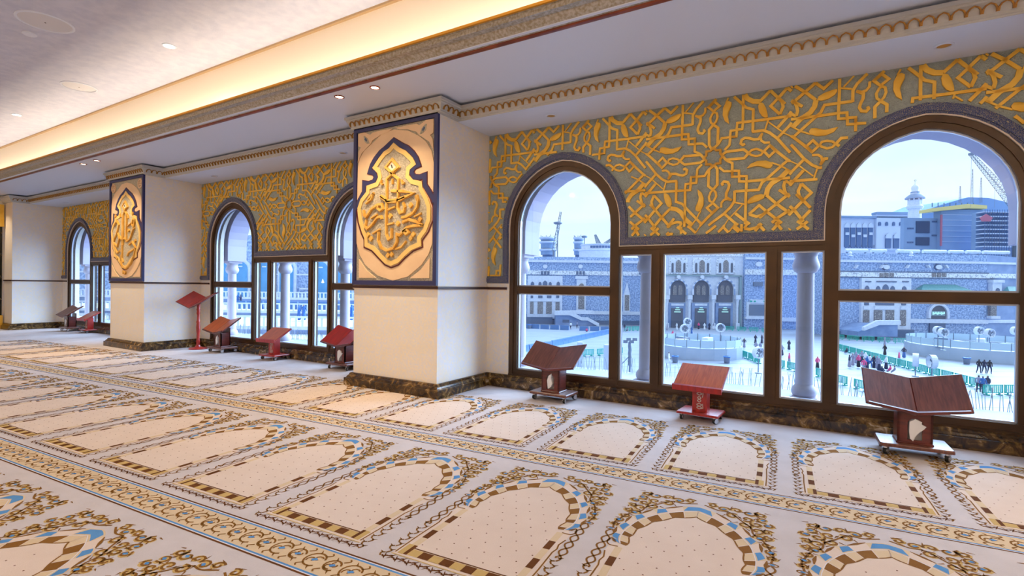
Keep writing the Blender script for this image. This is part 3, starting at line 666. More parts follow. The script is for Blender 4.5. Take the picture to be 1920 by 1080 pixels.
# ------------------------------------------------------------------ carpet with woven prayer-mat motifs
def carpet_mat(name, c1, c2, sc=6):
    m = bpy.data.materials.new(name); m.use_nodes = True; nt = m.node_tree; b = nt.nodes['Principled BSDF']; b.inputs['Roughness'].default_value = .95; b.inputs['Specular IOR Level'].default_value = .1
    tc = nt.nodes.new('ShaderNodeTexCoord'); n = nt.nodes.new('ShaderNodeTexNoise'); n.inputs['Scale'].default_value = sc; n.inputs['Detail'].default_value = 5
    n2 = nt.nodes.new('ShaderNodeTexNoise'); n2.inputs['Scale'].default_value = 420; n2.inputs['Detail'].default_value = 2
    r = nt.nodes.new('ShaderNodeValToRGB'); r.color_ramp.elements[0].position = .3; r.color_ramp.elements[1].position = .7
    r.color_ramp.elements[0].color = L(c1)+(1,); r.color_ramp.elements[1].color = L(c2)+(1,)
    ad = nt.nodes.new('ShaderNodeMath'); ad.operation = 'MULTIPLY_ADD'; ad.inputs[1].default_value = .45; 
    nt.links.new(tc.outputs['Object'], n.inputs['Vector']); nt.links.new(tc.outputs['Object'], n2.inputs['Vector'])
    nt.links.new(n2.outputs[0], ad.inputs[0]); s2 = nt.nodes.new('ShaderNodeMath'); s2.operation = 'MULTIPLY_ADD'; s2.inputs[1].default_value = .55; s2.inputs[2].default_value = 0
    nt.links.new(n.outputs[0], s2.inputs[0]); nt.links.new(s2.outputs[0], ad.inputs[2]); nt.links.new(ad.outputs[0], r.inputs[0]); nt.links.new(r.outputs[0], b.inputs['Base Color'])
    bp = nt.nodes.new('ShaderNodeBump'); bp.inputs['Strength'].default_value = .35; bp.inputs['Distance'].default_value = .004
    nt.links.new(n2.outputs[0], bp.inputs['Height']); nt.links.new(bp.outputs[0], b.inputs['Normal'])
    return m
C_BASE = carpet_mat('carpet_pile_pale_grey', (184, 176, 175), (198, 190, 191))
C_FIELD = carpet_mat('carpet_pile_peach_beige', (203, 184, 170), (214, 197, 184), 4)
C_BRN = carpet_mat('carpet_pile_brown', (112, 74, 30), (134, 94, 42))
C_DRK = carpet_mat('carpet_pile_dark_brown', (84, 48, 20), (104, 64, 30))
C_KHA = carpet_mat('carpet_pile_khaki', (178, 148, 90), (192, 164, 108))
C_BEI = carpet_mat('carpet_pile_sand', (196, 174, 142), (208, 186, 156))
C_BLU = carpet_mat('carpet_pile_blue', (74, 124, 176), (92, 142, 190))
C_WHT = carpet_mat('carpet_pile_white', (206, 202, 206), (216, 212, 216))
CM = [C_FIELD, C_BRN, C_DRK, C_KHA, C_BEI, C_BLU, C_WHT]
FLD, BRN, DRK, KHA, BEI, BLU, WHT = range(7)
TH = math.atan(.0719); PITCH_S = .868; ROWT = 1.745
carpet = tag(MB().prism([(XL, YB), (XR, YB), (XR, YW-.01), (XL, YW-.01)], -.012, 0, ff).build('carpet', C_BASE),
             'pale wall-to-wall carpet woven with rows of arched prayer mats', 'carpet')
def spiral(cx, cy, r, a0, turns, hand=1, n=12, tail=None):
    pts = [(cx+r*(1-.82*i/n)*cos(a0+hand*2*pi*turns*i/n), cy+r*(1-.82*i/n)*sin(a0+hand*2*pi*turns*i/n)) for i in range(n+1)]
    return ([tail] if tail else [])+pts
def smooth_path(pts, n=5):          # Catmull-Rom
    out = []
    for i in range(len(pts)-1):
        p0 = pts[max(i-1, 0)]; p1 = pts[i]; p2 = pts[i+1]; p3 = pts[min(i+2, len(pts)-1)]
        for k in range(n):
            t = k/n; t2 = t*t; t3 = t2*t
            out.append(tuple(.5*(2*p1[j]+(p2[j]-p0[j])*t+(2*p0[j]-5*p1[j]+4*p2[j]-p3[j])*t2+(3*p1[j]-p0[j]-3*p2[j]+p3[j])*t3) for j in (0, 1)))
    return out+[pts[-1]]
def mat_motif():
    m = MB(); Z1, Z2, Z3, Z4 = .0006, .0010, .0014, .0018
    ctl = [(-.262,.69),(-.268,.765),(-.262,.85),(-.232,.95),(-.172,1.05),(-.09,1.135),(0,1.185)]
    inn = smooth_path(ctl, 6); ctlo = [(-.318,.705),(-.348,.78),(-.338,.90),(-.308,1.02),(-.240,1.145),(-.135,1.25),(0,1.335)]; out = smooth_path(ctlo, 6)
    # scalloped inner edge: bulge between cusps
    n = len(inn); sc = []
    for i, (x, y) in enumerate(inn):
        k = i/(n-1)*5; b = .013*abs(sin(pi*k)); ox, oy = out[i]; d = hypot(ox-x, oy-y); sc.append((x-(ox-x)/d*b, y-(oy-y)/d*b))
    inn_s = sc
    out = [(x+(x-inn[i][0])/hypot(x-inn[i][0], y-inn[i][1])*.016*(abs(sin(pi*i/(n-1)*5))-.5), y+(y-inn[i][1])/hypot(x-inn[i][0], y-inn[i][1])*.016*(abs(sin(pi*i/(n-1)*5))-.5)) for i, (x, y) in enumerate(out)]
    field = [(-.30,.175)]+[(-.30,.64)]+inn_s+[(-x, y) for x, y in inn_s[::-1]]+[(.30,.64),(.30,.175)]
    m.flat(field, Z1, ff, FLD)
    halo = [(-.335,.10)]+[(-.335,.66)]+out+[(-x, y) for x, y in out[::-1]]+[(.335,.66),(.335,.10)]
    m.flat(halo, Z1*.5, ff, FLD)
    # chequered base and sides
    nb = 9
    for i in range(nb):
        x0 = -.262+.524*i/nb; x1 = x0+.524/nb; m.flat([(x0,.118),(x1,.118),(x1,.172),(x0,.172)], Z2, ff, DRK if i % 2 else KHA)
    for s in (-1, 1):
        m.flat([(s*.262,.115),(s*.282,.115),(s*.282,.205),(s*.262,.205)], Z2, ff, DRK)
        m.flat([(s*.282,.112),(s*.312,.112),(s*.312,.205),(s*.282,.205)], Z2, ff, KHA)
        seg = [(.205,.285,BEI),(.285,.375,DRK),(.375,.475,BEI),(.475,.560,DRK),(.560,.66,BEI)]
        for a, b, c in seg: m.flat([(s*.265,a),(s*.300,a),(s*.300,b),(s*.265,b)], Z2, ff, c)
        m.strip([(s*.325,.115),(s*.326,.30),(s*.322,.46),(s*.330,.50),(s*.322,.54),(s*.335,.60)], .0075, Z2, None, ff, mi=BRN)
    m.strip([(-.262,.180),(.262,.180)], .008, Z2, None, ff, mi=DRK)
    m.strip([(-.335,.098),(.335,.098)], .006, Z2, None, ff, mi=KHA)
    for s in (-1, 1):
        pi_ = [(s*x*-1 if s > 0 else x, y) for x, y in inn_s]; po = [(-x if s > 0 else x, y) for x, y in out]
        md = [((a[0]*.48+b[0]*.52), (a[1]*.48+b[1]*.52)) for a, b in zip(pi_, po)]
        nblk = 10
        for i in range(nblk):
            a, b = i*(n-1)//nblk, (i+1)*(n-1)//nblk
            m.flat(pi_[a:b+1]+md[a:b+1][::-1], Z2, ff, BRN if i % 2 == 0 else BEI)
            m.flat(md[a:b+1]+po[a:b+1][::-1], Z2, ff, BEI if i % 2 else FLD)
            if i % 2 == 1 or i in (0,):
                q = [(md[j][0]*.82+po[j][0]*.18, md[j][1]*.82+po[j][1]*.18) for j in range(a, b+1)]; q2 = [(md[j][0]*.12+po[j][0]*.88, md[j][1]*.12+po[j][1]*.88) for j in range(min(a+1, b), b+1)]
                m.flat(q+q2[::-1], Z3, ff, BLU)
            mid = (a+b)//2
            if i % 2 == 0: m.strip([po[a], po[mid], po[b]], .018, Z3, None, ff, mi=BRN, taper=[.3,1,.3])
            m.strip([pi_[b], md[b]], .005, Z3, None, ff, mi=FLD)
        m.strip(pi_, .008, Z3, None, ff, mi=BRN); m.strip(md, .004, Z3, None, ff, mi=WHT)
        # spandrel scrolls
        cur = [(.06,1.392,.030,2.5,-1),(.13,1.368,.034,.3,1),(.20,1.385,.032,3.6,-1),(.185,1.300,.036,1.0,1),(.27,1.375,.038,.8,-1),(.262,1.292,.034,4.2,1),(.335,1.385,.034,2.0,1),
               (.345,1.315,.034,5.2,-1),(.255,1.215,.036,.5,-1),(.315,1.245,.032,2.6,1),(.372,1.255,.028,1.2,-1),(.322,1.165,.036,4.5,1),(.372,1.175,.026,.4,1),(.335,1.085,.032,3.4,-1),
               (.382,1.105,.026,1.8,1),(.372,1.025,.028,.2,-1),(.392,.955,.024,2.2,1),(.402,.895,.022,4.0,-1)]
        cur = [(x*.93, y, r, a0, h) for (x, y, r, a0, h) in cur]
        for (x, y, r, a0, h) in cur:
            m.strip([(s*px, py) for px, py in spiral(x+.004, y-.004, r, a0, 1.0, h, 9)], .022, Z1, None, ff, mi=KHA)
            m.strip([(s*px, py) for px, py in spiral(x, y, r, a0, 1.15, h)], .0108, Z2, None, ff, mi=BRN)
            a = a0+pi*.7; m.strip([(s*(x+r*cos(a)), y+r*sin(a)), (s*(x+1.7*r*cos(a+.5)), y+1.7*r*sin(a+.5))], .009, Z2, None, ff, mi=BRN, taper=[1,.2])
            a = a0-pi*.3; m.strip([(s*(x+r*cos(a)), y+r*sin(a)), (s*(x+1.6*r*cos(a-.6)), y+1.6*r*sin(a-.6))], .009, Z2, None, ff, mi=BRN, taper=[1,.2])
        for (x, y, r, a0, h) in cur[1::3]:
            m.flat([(s*(x-.014), y-.004), (s*x, y-.013), (s*(x+.016), y+.002), (s*x, y+.010)], Z3, ff, BLU)
        stem = smooth_path([(.02,1.372),(.10,1.335),(.17,1.335),(.235,1.255),(.29,1.19),(.305,1.12),(.355,1.06),(.385,.985),(.405,.92),(.395,.85)], 4)
        m.strip([(s*x*.93, y) for x, y in stem], .0105, Z2, None, ff, mi=BRN)
        # flower at the shoulder, twisted stems down the side
        m.strip([(s*(.374+.024*cos(a)), .835+.013*sin(a)) for a in [2*pi*i/12 for i in range(12)]], .006, Z2, None, ff, closed=True, mi=BRN)
        m.flat([(s*(.374+.012*cos(a)), .835+.007*sin(a)) for a in [2*pi*i/6 for i in range(6)]], Z3, ff, BLU)
        for ph in (0, pi):
            m.strip([(s*(.366+.02*(.68-t)*-0+.020*sin(2*pi*t/.15+ph)*(1 if t > .42 else .55)), t) for t in [.82-.0125*i for i in range(33)]], .0095, Z2, None, ff, mi=BRN)
        m.strip(smooth_path([(s*.29,.665),(s*.335,.665),(s*.352,.70),(s*.34,.735),(s*.318,.72)], 4), .008, Z2, None, ff, mi=BRN)
        for i in range(11):
            t = .43-.034*i; d = -1 if i % 2 else 1
            m.strip(smooth_path([(s*.362,t),(s*(.362+d*.016),t-.012),(s*(.362+d*.004),t-.034)], 3), .009, Z2, None, ff, mi=BRN)
            m.strip([(s*(.362+d*.010),t-.008),(s*(.362+d*.030),t+.006)], .010, Z2, None, ff, mi=BRN, taper=[1,.2])
    nv = 22
    for i in range(nv):
        x = -.362+.724*(i+.5)/nv; d = 1 if i % 2 else -1
        m.strip(smooth_path([(x-.016,.068),(x-.004,.068+d*.011),(x+.008,.068-d*.002),(x+.016,.068)], 3), .0085, Z2, None, ff, mi=DRK)
        m.strip([(x,.068+d*.008),(x+.011,.068+d*.026)], .009, Z2, None, ff, mi=DRK, taper=[1,.25])
        m.strip([(x,.068),(x-.010,.068-d*.020)], .008, Z2, None, ff, mi=DRK, taper=[1,.25])
    for j in range(11):
        for i in range(7):
            x = -.252+.084*i+(.042 if j % 2 else 0); y = .225+.083*j
            if abs(x) > .27: continue
            lim = 1.14-abs(x)*1.25
            if y > lim: continue
            m.flat([(x-.0035,y-.0035),(x+.0035,y-.0035),(x+.0035,y+.0035),(x-.0035,y+.0035)], Z2, ff, DRK)
    return m.mesh('prayer_mat_motif', CM)
def band_motif():
    m = MB(); Z1, Z2, Z3 = .0006, .0010, .0014; w = PITCH_S; h = .228
    def bar(a, b, c, z=Z1): m.flat([(0,a),(w,a),(w,b),(0,b)], z, ff, c)
    bar(-h+.036, -.036, BEI, Z1*.6)
    for t, s in ((0, -1), (-h, 1)):
        a = lambda q: t+s*q
        for q0, q1, c in ((0, .011, DRK), (.011, .017, WHT), (.017, .028, BLU), (.028, .036, BEI)): m.flat([(0,a(q0)),(w,a(q0)),(w,a(q1)),(0,a(q1))], Z1, ff, c)
    n = 8; st = w/n; cy = -h/2
    for i in range(n):
        cx = st*(i+.5); big = i % 2 == 0; rx, ry = (.050, .052) if big else (.040, .040)
        m.strip([(cx+rx*cos(a), cy+ry*sin(a)) for a in [2*pi*k/16+.3 for k in range(14)]], .0095, Z2, None, ff, mi=BRN)
        for s in (-1, 1):
            m.strip([(cx+s*px, cy+s*py) for px, py in spiral(.012, .008, .026, .6 if big else 2.2, .8, s, 8)], .008, Z2, None, ff, mi=BRN)
            m.strip(smooth_path([(cx+s*.03, cy+s*.040), (cx+s*.052, cy+s*.060), (cx+s*.040, cy+s*.074)], 3), .008, Z2, None, ff, mi=BRN)
            m.strip([(cx-s*.01, cy+s*ry), (cx-s*.024, cy+s*(ry+.022))], .010, Z2, None, ff, mi=BRN, taper=[1,.2])
        m.flat([(cx-.018,cy-.004),(cx-.002,cy-.014),(cx+.018,cy+.002),(cx+.002,cy+.013)], Z3, ff, BLU)
    return m.mesh('border_band_motif', CM)
MOTIF, BAND = mat_motif(), band_motif()
def st2xy(s, t): return (s*cos(TH)-t*sin(TH), s*sin(TH)+t*cos(TH))
for row, (t0, i0, i1) in enumerate(((3.545, -14, 4), (1.79, -13, 4), (.045, -8, 4), (-1.70, -4, 3))):
    for i in range(i0, i1):
        s = -1.252+PITCH_S*i; x, y = st2xy(s, t0)
        if x < XL+.6 and False: continue
        o = link('prayer_mat_motif', MOTIF, carpet, (x, y, 0), TH)
        x, y = st2xy(s-PITCH_S/2, t0); link('border_band_motif', BAND, carpet, (x, y, 0), TH)

# ------------------------------------------------------------------ bookstands
def casters(t, hx, hy, z=.068):
    for sx in (-1, 1):
        for sy in (-1, 1):
            c = link('caster', None, t, (sx*hx, sy*hy, 0), RND.uniform(-.6, .6)); c.empty_display_size = .03
            MB().cyl((-.011,.012,.027), (.011,.012,.027), .027, 14).build('wheel', M_RUBBER, c, True)
            f = MB().lathe([(.012,z),(.014,.050),(.010,.046)], n=10); f.cyl((-.015,.012,.027), (-.011,.012,.027), .022, 12); f.cyl((.011,.012,.027), (.015,.012,.027), .022, 12)
            f.tube([(0,0,.052),(0,.006,.060),(0,.030,.052),(0,.040,.036)], [.014,.017,.016,.010], 8).build('fork', M_CHROME, c, True)
def book_board(t, m_top, m_edge, s, y0=-.17, y1=.15, z0=.335, z1=.560, w=.318, rise=.058, th=.020):
    # one leaf of an open book rest: s = -1 left, +1 right; front edge low, back edge high
    n = Vector((-s*rise/w, -(z1-z0)/(y1-y0), 1)).normalized()
    c = [Vector((0,y0,z0)), Vector((s*w,y0-.01,z0+rise)), Vector((s*w,y1,z1+rise)), Vector((0,y1,z1))]
    cen = sum(c, Vector())/4
    vs_ = [tuple(p) for p in c]+[tuple(p-n*th*.45) for p in c]+[tuple(p+(cen-p)*.035-n*th) for p in c]
    top = [tuple(p+(cen-p)*.03+n*.004) for p in c]
    fs = [(0,1,5,4),(1,2,6,5),(2,3,7,6),(3,0,4,7),(4,5,9,8),(5,6,10,9),(6,7,11,10),(7,4,8,11),(8,9,10,11),(0,1,13,12),(1,2,14,13),(2,3,15,14),(3,0,12,15)]
    m = MB().add(vs_+top, fs, 1).add(top, [(0,1,2,3)], 0)
    return m.build('page_board', [m_top, m_edge], t)
def book_lectern(label, x, y, rz, m_top=M_WDARK, tis=0):
    t = thing('book_lectern', label, 'bookstand', (x, y, .002), rz, 'wheeled open-book lecterns')
    for s in (-1, 1): book_board(t, m_top, M_WCOL, s)
    for s in (-1, 1):
        MB().add([(0,-.178,.332),(s*.30,-.188,.382),(s*.30,-.170,.388),(0,-.160,.340),(0,-.182,.352),(s*.30,-.192,.402),(s*.30,-.176,.406),(0,-.166,.358)],
                 [(0,1,5,4),(3,2,6,7),(4,5,6,7),(0,3,7,4),(1,2,6,5),(0,1,2,3)]).build('front_lip', M_WCOL, t)
    # hollow post with an arched opening in front
    oc = MB(); W, D, Z0, Z1 = .108, .085, .095, .46
    op = [(-.045,.125)]+[(-.045+.0, .235)]+[(.05*cos(a)-.0, .235+.05*sin(a)) for a in [pi-pi*i/8 for i in range(1, 8)]]+[(.045,.235),(.045,.125)]
    oc.prism([(-W,Z0),(-.045,Z0)]+op[0:2]+op[2:6]+[(0,.338),(-W,.338)], -D, -D+.016, wf); oc.prism([(W,Z0),(.045,Z0)]+op[::-1][0:2]+op[::-1][2:6]+[(0,.338),(W,.338)], -D, -D+.016, wf)
    oc.box(-.045, .045, -D, -D+.016, Z0, .125)
    oc.box(-W, -W+.016, -D, D, Z0, .345); oc.box(W-.016, W, -D, D, Z0, .345); oc.box(-W, W, D-.016, D, Z0, .43)
    oc.build('post', M_WCOL, t)
    g = MB().box(-.07, .07, -.035, .06, Z0, .30); g.build('tissue_box', M_TISSUE, t)
    k = [(-.030,.135),(-.012,.118),(.006,.165),(.052,.215),(.066,.235),(.036,.252),(.040,.268),(.0,.286),(-.034,.262),(-.036,.19)] if tis == 0 else [(-.02,.13),(.012,.15),(.03,.19),(.012,.25),(.022,.30),(-.015,.27),(-.034,.22)]
    MB().prism(k, -D-.014, -.03, wf).build('tissue', M_TISSUE, t)
    MB().bbox(-.115,.115,-.095,.095,.093,.108,.006).build('post_foot', M_WCOL, t)
    MB().bbox(-.225,.225,-.155,.155,.068,.094,.008).build('base_board', M_WDARK, t)
    casters(t, .185, .118)
    return t
def slope_lectern(label, x, y, rz):
    t = thing('slope_lectern', label, 'bookstand', (x, y, .002), rz, 'wheeled single-slope lecterns')
    y0, y1, z0, z1, w, th = -.165, .145, .318, .500, .222, .020
    n = Vector((0, -(z1-z0)/(y1-y0), 1)).normalized()
    c = [Vector((-w,y0,z0)), Vector((w,y0,z0)), Vector((w,y1,z1)), Vector((-w,y1,z1))]; cen = sum(c, Vector())/4
    vs_ = [tuple(p) for p in c]+[tuple(p-n*th) for p in c]; top = [tuple(p+(cen-p)*.03+n*.004) for p in c]
    MB().add(vs_+top, [(0,1,5,4),(1,2,6,5),(2,3,7,6),(3,0,4,7),(4,5,6,7),(0,1,9,8),(1,2,10,9),(2,3,11,10),(3,0,8,11)], 1).add(top, [(0,1,2,3)], 0).build('slope_board', [M_WORANGE, M_WRED], t)
    MB().add([(-w,-.172,.285),(w,-.172,.285),(w,-.160,.290),(-w,-.160,.290),(-w,-.186,.336),(w,-.186,.336),(w,-.166,.345),(-w,-.166,.345)], [(0,1,5,4),(3,2,6,7),(4,5,6,7),(0,3,7,4),(1,2,6,5),(0,1,2,3)]).build('front_lip', M_WRED, t)
    MB().bbox(-.068,.068,-.06,.06,.075,.352,.008).build('post', M_WRED, t)
    orn = MB()
    for k in range(3):
        z = .135+.065*k
        orn.strip([(.022*sin(a*1.0)*(.7 if k == 1 else 1), z-.026+.052*i/10) for i, a in enumerate([2*pi*j/10 for j in range(11)])], .007, -.064, -.056, wf)
        orn.strip([(-.022*sin(a)*(.7 if k == 1 else 1), z-.026+.052*i/10) for i, a in enumerate([2*pi*j/10 for j in range(11)])], .007, -.064, -.056, wf)
    orn.strip([(.03,.30),(.034,.25),(.028,.22)], .006, -.063, -.056, wf); orn.strip([(.03,.16),(.034,.12),(.0,.11)], .006, -.063, -.056, wf)
    orn.build('silver_ornament', M_SILVER, t)
    MB().bbox(-.19,.19,-.15,.15,.062,.082,.008).build('base_board', M_WRED, t)
    casters(t, .15, .115, .062)
    return t
def pole_lectern(label, x, y, rz):
    t = thing('pole_lectern', label, 'bookstand', (x, y, .002), rz)
    MB().lathe([(.15,0),(.152,.012),(.14,.022),(.07,.032),(.045,.05),(.03,.075)], n=28).build('base_disc', M_WRED, t, True)
    pr = [(.030,.07),(.026,.11),(.034,.14),(.026,.17),(.024,.28),(.032,.33),(.036,.40),(.028,.47),(.034,.50),(.024,.53),(.022,.62),(.030,.66),(.026,.70),(.034,.73),(.024,.76),(.03,.80),(.035,.84)]
    MB().lathe(pr, n=16).build('turned_pole', M_WRED, t, True)
    for s in (-1, 1): book_board(t, M_WRED, M_WCOL, s, -.19, .15, .76, .955, .34, .11, .018)
    return t
book_lectern('dark open-book lectern at the foot of the left arched window, near the nearest pillar', -2.565, 5.115, -.02, M_WDARK, 1)
slope_lectern('red lectern with one orange sloping board under the wide middle pane', -1.02, 5.15, -.06)
book_lectern('large dark open-book lectern in the right foreground under the right arched window', .565, 4.99, .05)
pole_lectern('tall red open-book stand on a turned pole beside the middle pillar', -9.93, 5.16, .15)
book_lectern('brown open-book lectern beside the tall pole stand', -9.21, 5.20, .0, M_WORANGE, 1)
slope_lectern('red lectern with one sloping board in the middle of the second window bay', -7.68, 5.19, .06)
book_lectern('red-brown open-book lectern half hidden behind the nearest pillar', -6.03, 5.20, .0, M_WRED, 0)
book_lectern('farthest dark open-book lectern by the far left window', -15.78, 5.19, .0, M_WDARK, 0)
slope_lectern('farthest red sloping lectern by the far left window', -14.95, 5.28, .0)
# ------------------------------------------------------------------ outside: arcade along the windows
M_LAV = mat('pale_lavender_render', (182, 175, 199), .7, var=(174, 167, 192), vscale=2)
M_COLM = mat('white_marble_column', (200, 193, 209), .5, var=(188, 181, 199), vscale=3)
M_LEDGE = mat('grey_stone_ledge', (190, 196, 208), .8, var=(176, 184, 198), vscale=4)
M_SPIKE = mat('steel_spike', (150, 158, 168), .4, .6)
COLS = (-2.505, -.80, .80, 2.505)
ARW = MB()
prof = [(-PER/2, 1.655)]
edges = [(-PER/2, -2.505), (-2.505, -.80), (-.80, .80), (.80, 2.505), (2.505, PER/2)]
def arc_half(cx, h, side):           # half an arch for the opening behind the pillar
    a = arch(cx, h, zs=1.95, e=.05, n=8, z0=1.655); k = len(a)//2
    return a[k:] if side > 0 else a[:k+1]
bot = arc_half(-PER/2, .68, 1)+arch(-1.652, .68, zs=1.95, e=.05, n=8, z0=1.655)+arch(0, .635, zs=1.95, e=.05, n=8, z0=1.655)+arch(1.652, .68, zs=1.95, e=.05, n=8, z0=1.655)+arc_half(PER/2, .68, -1)
for bc, wh in zip(BAYS, ('right of the photo', 'outside the nearest window bay', 'outside the middle window bay', 'outside the farthest window bay')):
    t = thing('arcade', 'pale lavender arcade arches %s' % wh, 'arcade', (bc, 0, 0), group='outdoor arcade')
    MB().prism(bot+[(PER/2, 3.6), (-PER/2, 3.6)], 5.76, 6.14, wf).build('arch_wall', M_LAV, t)
    MB().box(-PER/2, PER/2, 5.70, 6.14, 3.2, 3.6).build('soffit', M_LAV, t)
    MB().box(-PER/2, PER/2, 5.70, 6.42, -.5, .165).build('ledge', M_LEDGE, t)
    sp = MB(); rr = random.Random(3)
    x = -PER/2+.05
    while x < PER/2:
        h = rr.uniform(.13, .21); dx = rr.uniform(-.03, .03)
        sp.tube([(x, 6.33, .16), (x+dx, 6.33+rr.uniform(-.03,.03), .165+h)], .0036, 3); x += rr.choice((.016, .02, .026, .045))
    tag(sp.build('bird_spike_strip', M_SPIKE, t), kind='stuff')
    for i, cx in enumerate(COLS):
        if cx > 2 and False: continue
        c = thing('marble_column', 'white marble column %s, %s along its arcade' % (wh, ('leftmost', 'second from left', 'second from right', 'rightmost')[i]), 'column', (bc+cx, 5.95, .165), group='arcade columns')
        MB().box(-.115, .115, -.115, .115, 0, .022).lathe([(.10,.022),(.112,.045),(.115,.075),(.106,.105),(.088,.125),(.082,.14)], n=20).build('base', M_COLM, c, True)
        MB().lathe([(.081,.135),(.081,.5),(.079,.9),(.075,1.255)], n=20).build('shaft', M_COLM, c, True)
        MB().lathe([(.076,1.245),(.10,1.262),(.118,1.295),(.122,1.325),(.110,1.365),(.098,1.40),(.102,1.425),(.112,1.44),(.112,1.452)], n=20).box(-.13, .13, -.13, .13, 1.452, 1.492).build('capital', M_COLM, c, True)

# ------------------------------------------------------------------ outside: the plaza and the mosque
ZG = -8.6
RZ = -YAW
FH = Vector((sin(YAW), cos(YAW), 0)); RH = Vector((cos(YAW), -sin(YAW), 0))
def yh(px): return 535.2+.0131*(px-960)
def E(px, d, z=None): p = FH*d + RH*((px-960)/FPX*d); return (p.x, p.y, ZG if z is None else z)
def zat(px, py, d): return CAMZ+(yh(px)-py)/FPX*d
def G(px, py): d = FPX*(CAMZ-ZG)/(py-yh(px)); return E(px, d), d
M_PLAZA = mat('white_plaza_marble', (150, 158, 172), .5, var=(140, 150, 168), vscale=.25)
def granite(name, c1, c2, sc):
    m = mat(name, c1, .7, var=c2, vscale=sc, detail=8, lo=.42, hi=.6); return m
M_GRAN = granite('mottled_grey_granite', (122, 146, 188), (182, 200, 228), 3.0)
M_GRAN2 = mat('smooth_grey_granite', (124, 146, 186), .6, var=(144, 164, 200), vscale=.6)
M_STONE = mat('white_carved_stone', (222, 226, 236), .6, var=(206, 212, 226), vscale=2.0)
M_FRET = mat('fretted_white_stone', (232, 234, 240), .6, var=(170, 176, 190), vscale=3.2, lo=.5, hi=.6)
M_LATT = mat('bronze_lattice_window', (120, 116, 122), .5, var=(190, 184, 178), vscale=5.5, lo=.55, hi=.62)
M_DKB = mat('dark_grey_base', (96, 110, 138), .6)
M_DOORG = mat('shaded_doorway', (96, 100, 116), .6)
M_GROOF = mat('green_tile_roof', (104, 156, 156), .5, var=(84, 140, 146), vscale=3)
M_GREEN = mat('green_plastic', (36, 172, 158), .4)
M_JERS = mat('blue_plastic', (80, 122, 174), .5)
M_BLUG = mat('blue_tinted_window', (74, 142, 190), .25, var=(92, 158, 204), vscale=.8)
M_BIN = mat('blue_bin_liner', (36, 110, 190), .4)
M_STEEL = mat('grey_steel', (118, 130, 150), .5, .3)
M_SIGN = mat('green_white_lettering', (210, 240, 225), .5, emit=(170, 240, 205), estr=.35)
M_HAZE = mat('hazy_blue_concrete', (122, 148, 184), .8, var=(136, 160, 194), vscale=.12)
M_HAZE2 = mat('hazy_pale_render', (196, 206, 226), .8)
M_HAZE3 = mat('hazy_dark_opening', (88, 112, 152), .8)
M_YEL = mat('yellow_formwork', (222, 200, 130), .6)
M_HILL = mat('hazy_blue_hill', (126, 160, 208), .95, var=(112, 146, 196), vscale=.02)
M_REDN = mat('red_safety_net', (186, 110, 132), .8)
plaza = tag(MB().box(-900, 900, 6.6, 1500, ZG-.5, ZG).build('plaza', M_PLAZA), kind='structure')
M_JOINT = mat('grey_paving_joint', (104, 114, 132), .7)
for k in range(22):
    d_ = 36+k*4.0; a_ = FH*d_-RH*70; b_ = FH*d_+RH*110
    MB().strip([(a_.x, a_.y), (b_.x, b_.y)], .13, ZG+.004, None, ff).build('paving_joint', M_JOINT, plaza)

class Far:
    """a thing standing across the plaza, square to the view; px/py are read off the photo at distance d"""
    def __init__(s, name, label, cat, px, d, z0=ZG, group=None):
        s.px, s.d, s.z0 = px, d, z0; s.t = thing(name, label, cat, E(px, d, z0), RZ, group)
    def x(s, px): return (px-s.px)/FPX*s.d
    def z(s, py, px=None): return zat(px or s.px, py, s.d)-s.z0
    def rect(s, name, m, a, b, top, bot, y0=0.0, y1=.5, parent=None):
        z1 = s.z(top, (a+b)/2); zb = 0 if bot is None else s.z(bot, (a+b)/2)
        return MB().box(s.x(a), s.x(b), y0, y1, zb, z1).build(name, m, parent or s.t)
    def poly(s, name, m, pts, y0, y1, parent=None):
        return MB().prism([(s.x(p), s.z(q, p)) for p, q in pts], y0, y1, wf).build(name, m, parent or s.t)
    def arch_pts(s, cx, hw, top, bot, e=.15):
        h = hw/FPX*s.d; zt = s.z(top, cx); zb = s.z(bot, cx); r = h*(1+e); zs = zt-sqrt(r*r-(h*e)**2)
        return arch(s.x(cx), h, zs=zs, e=h*e, n=6, z0=zb)
    def archw(s, name, m, cx, hw, top, bot, y0, y1, parent=None, e=.15):
        return MB().prism(s.arch_pts(cx, hw, top, bot, e), y0, y1, wf).build(name, m, parent or s.t)
    def oval(s, name, m, cx, cy, rx, ry, y0, y1):
        return MB().prism([(s.x(cx+rx*cos(a)), s.z(cy+ry*sin(a), cx)) for a in [2*pi*i/16 for i in range(16)]], y0, y1, wf).build(name, m, s.t)

# left stretch of the mosque wall
f = Far('mosque_wall', 'grey granite mosque wall with a white stair, seen through the left arched window', 'building', 1090, 135)
f.rect('wall', M_GRAN, 900, 1250, 482, None, 0, 6)
f.rect('string_course', M_STONE, 900, 1245, 488, 492.5, -.6, .1)
f.rect('fret_band', M_FRET, 900, 1245, 508, 515.5, -.5, .1)
for a, b in ((900, 1245),): f.rect('plinth_band', M_STONE, 1108, b, 584, 590, -.5, .1)
for cx in (955, 1021.5, 1087.5, 1205):
    f.oval('medallion', M_STONE, cx, 499.7, 4.2, 3.8, -.5, .1)
    for k in (-6, 0, 6): f.rect('slot', M_DKB, cx+k-2, cx+k+2, 508.5, 515, -.65, -.4)
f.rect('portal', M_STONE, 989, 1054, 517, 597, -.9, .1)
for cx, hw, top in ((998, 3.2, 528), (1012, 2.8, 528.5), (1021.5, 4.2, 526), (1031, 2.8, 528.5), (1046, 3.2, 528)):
    f.archw('arched_window', M_DKB, cx, hw, top, 537, -1.05, -.8, e=.5)
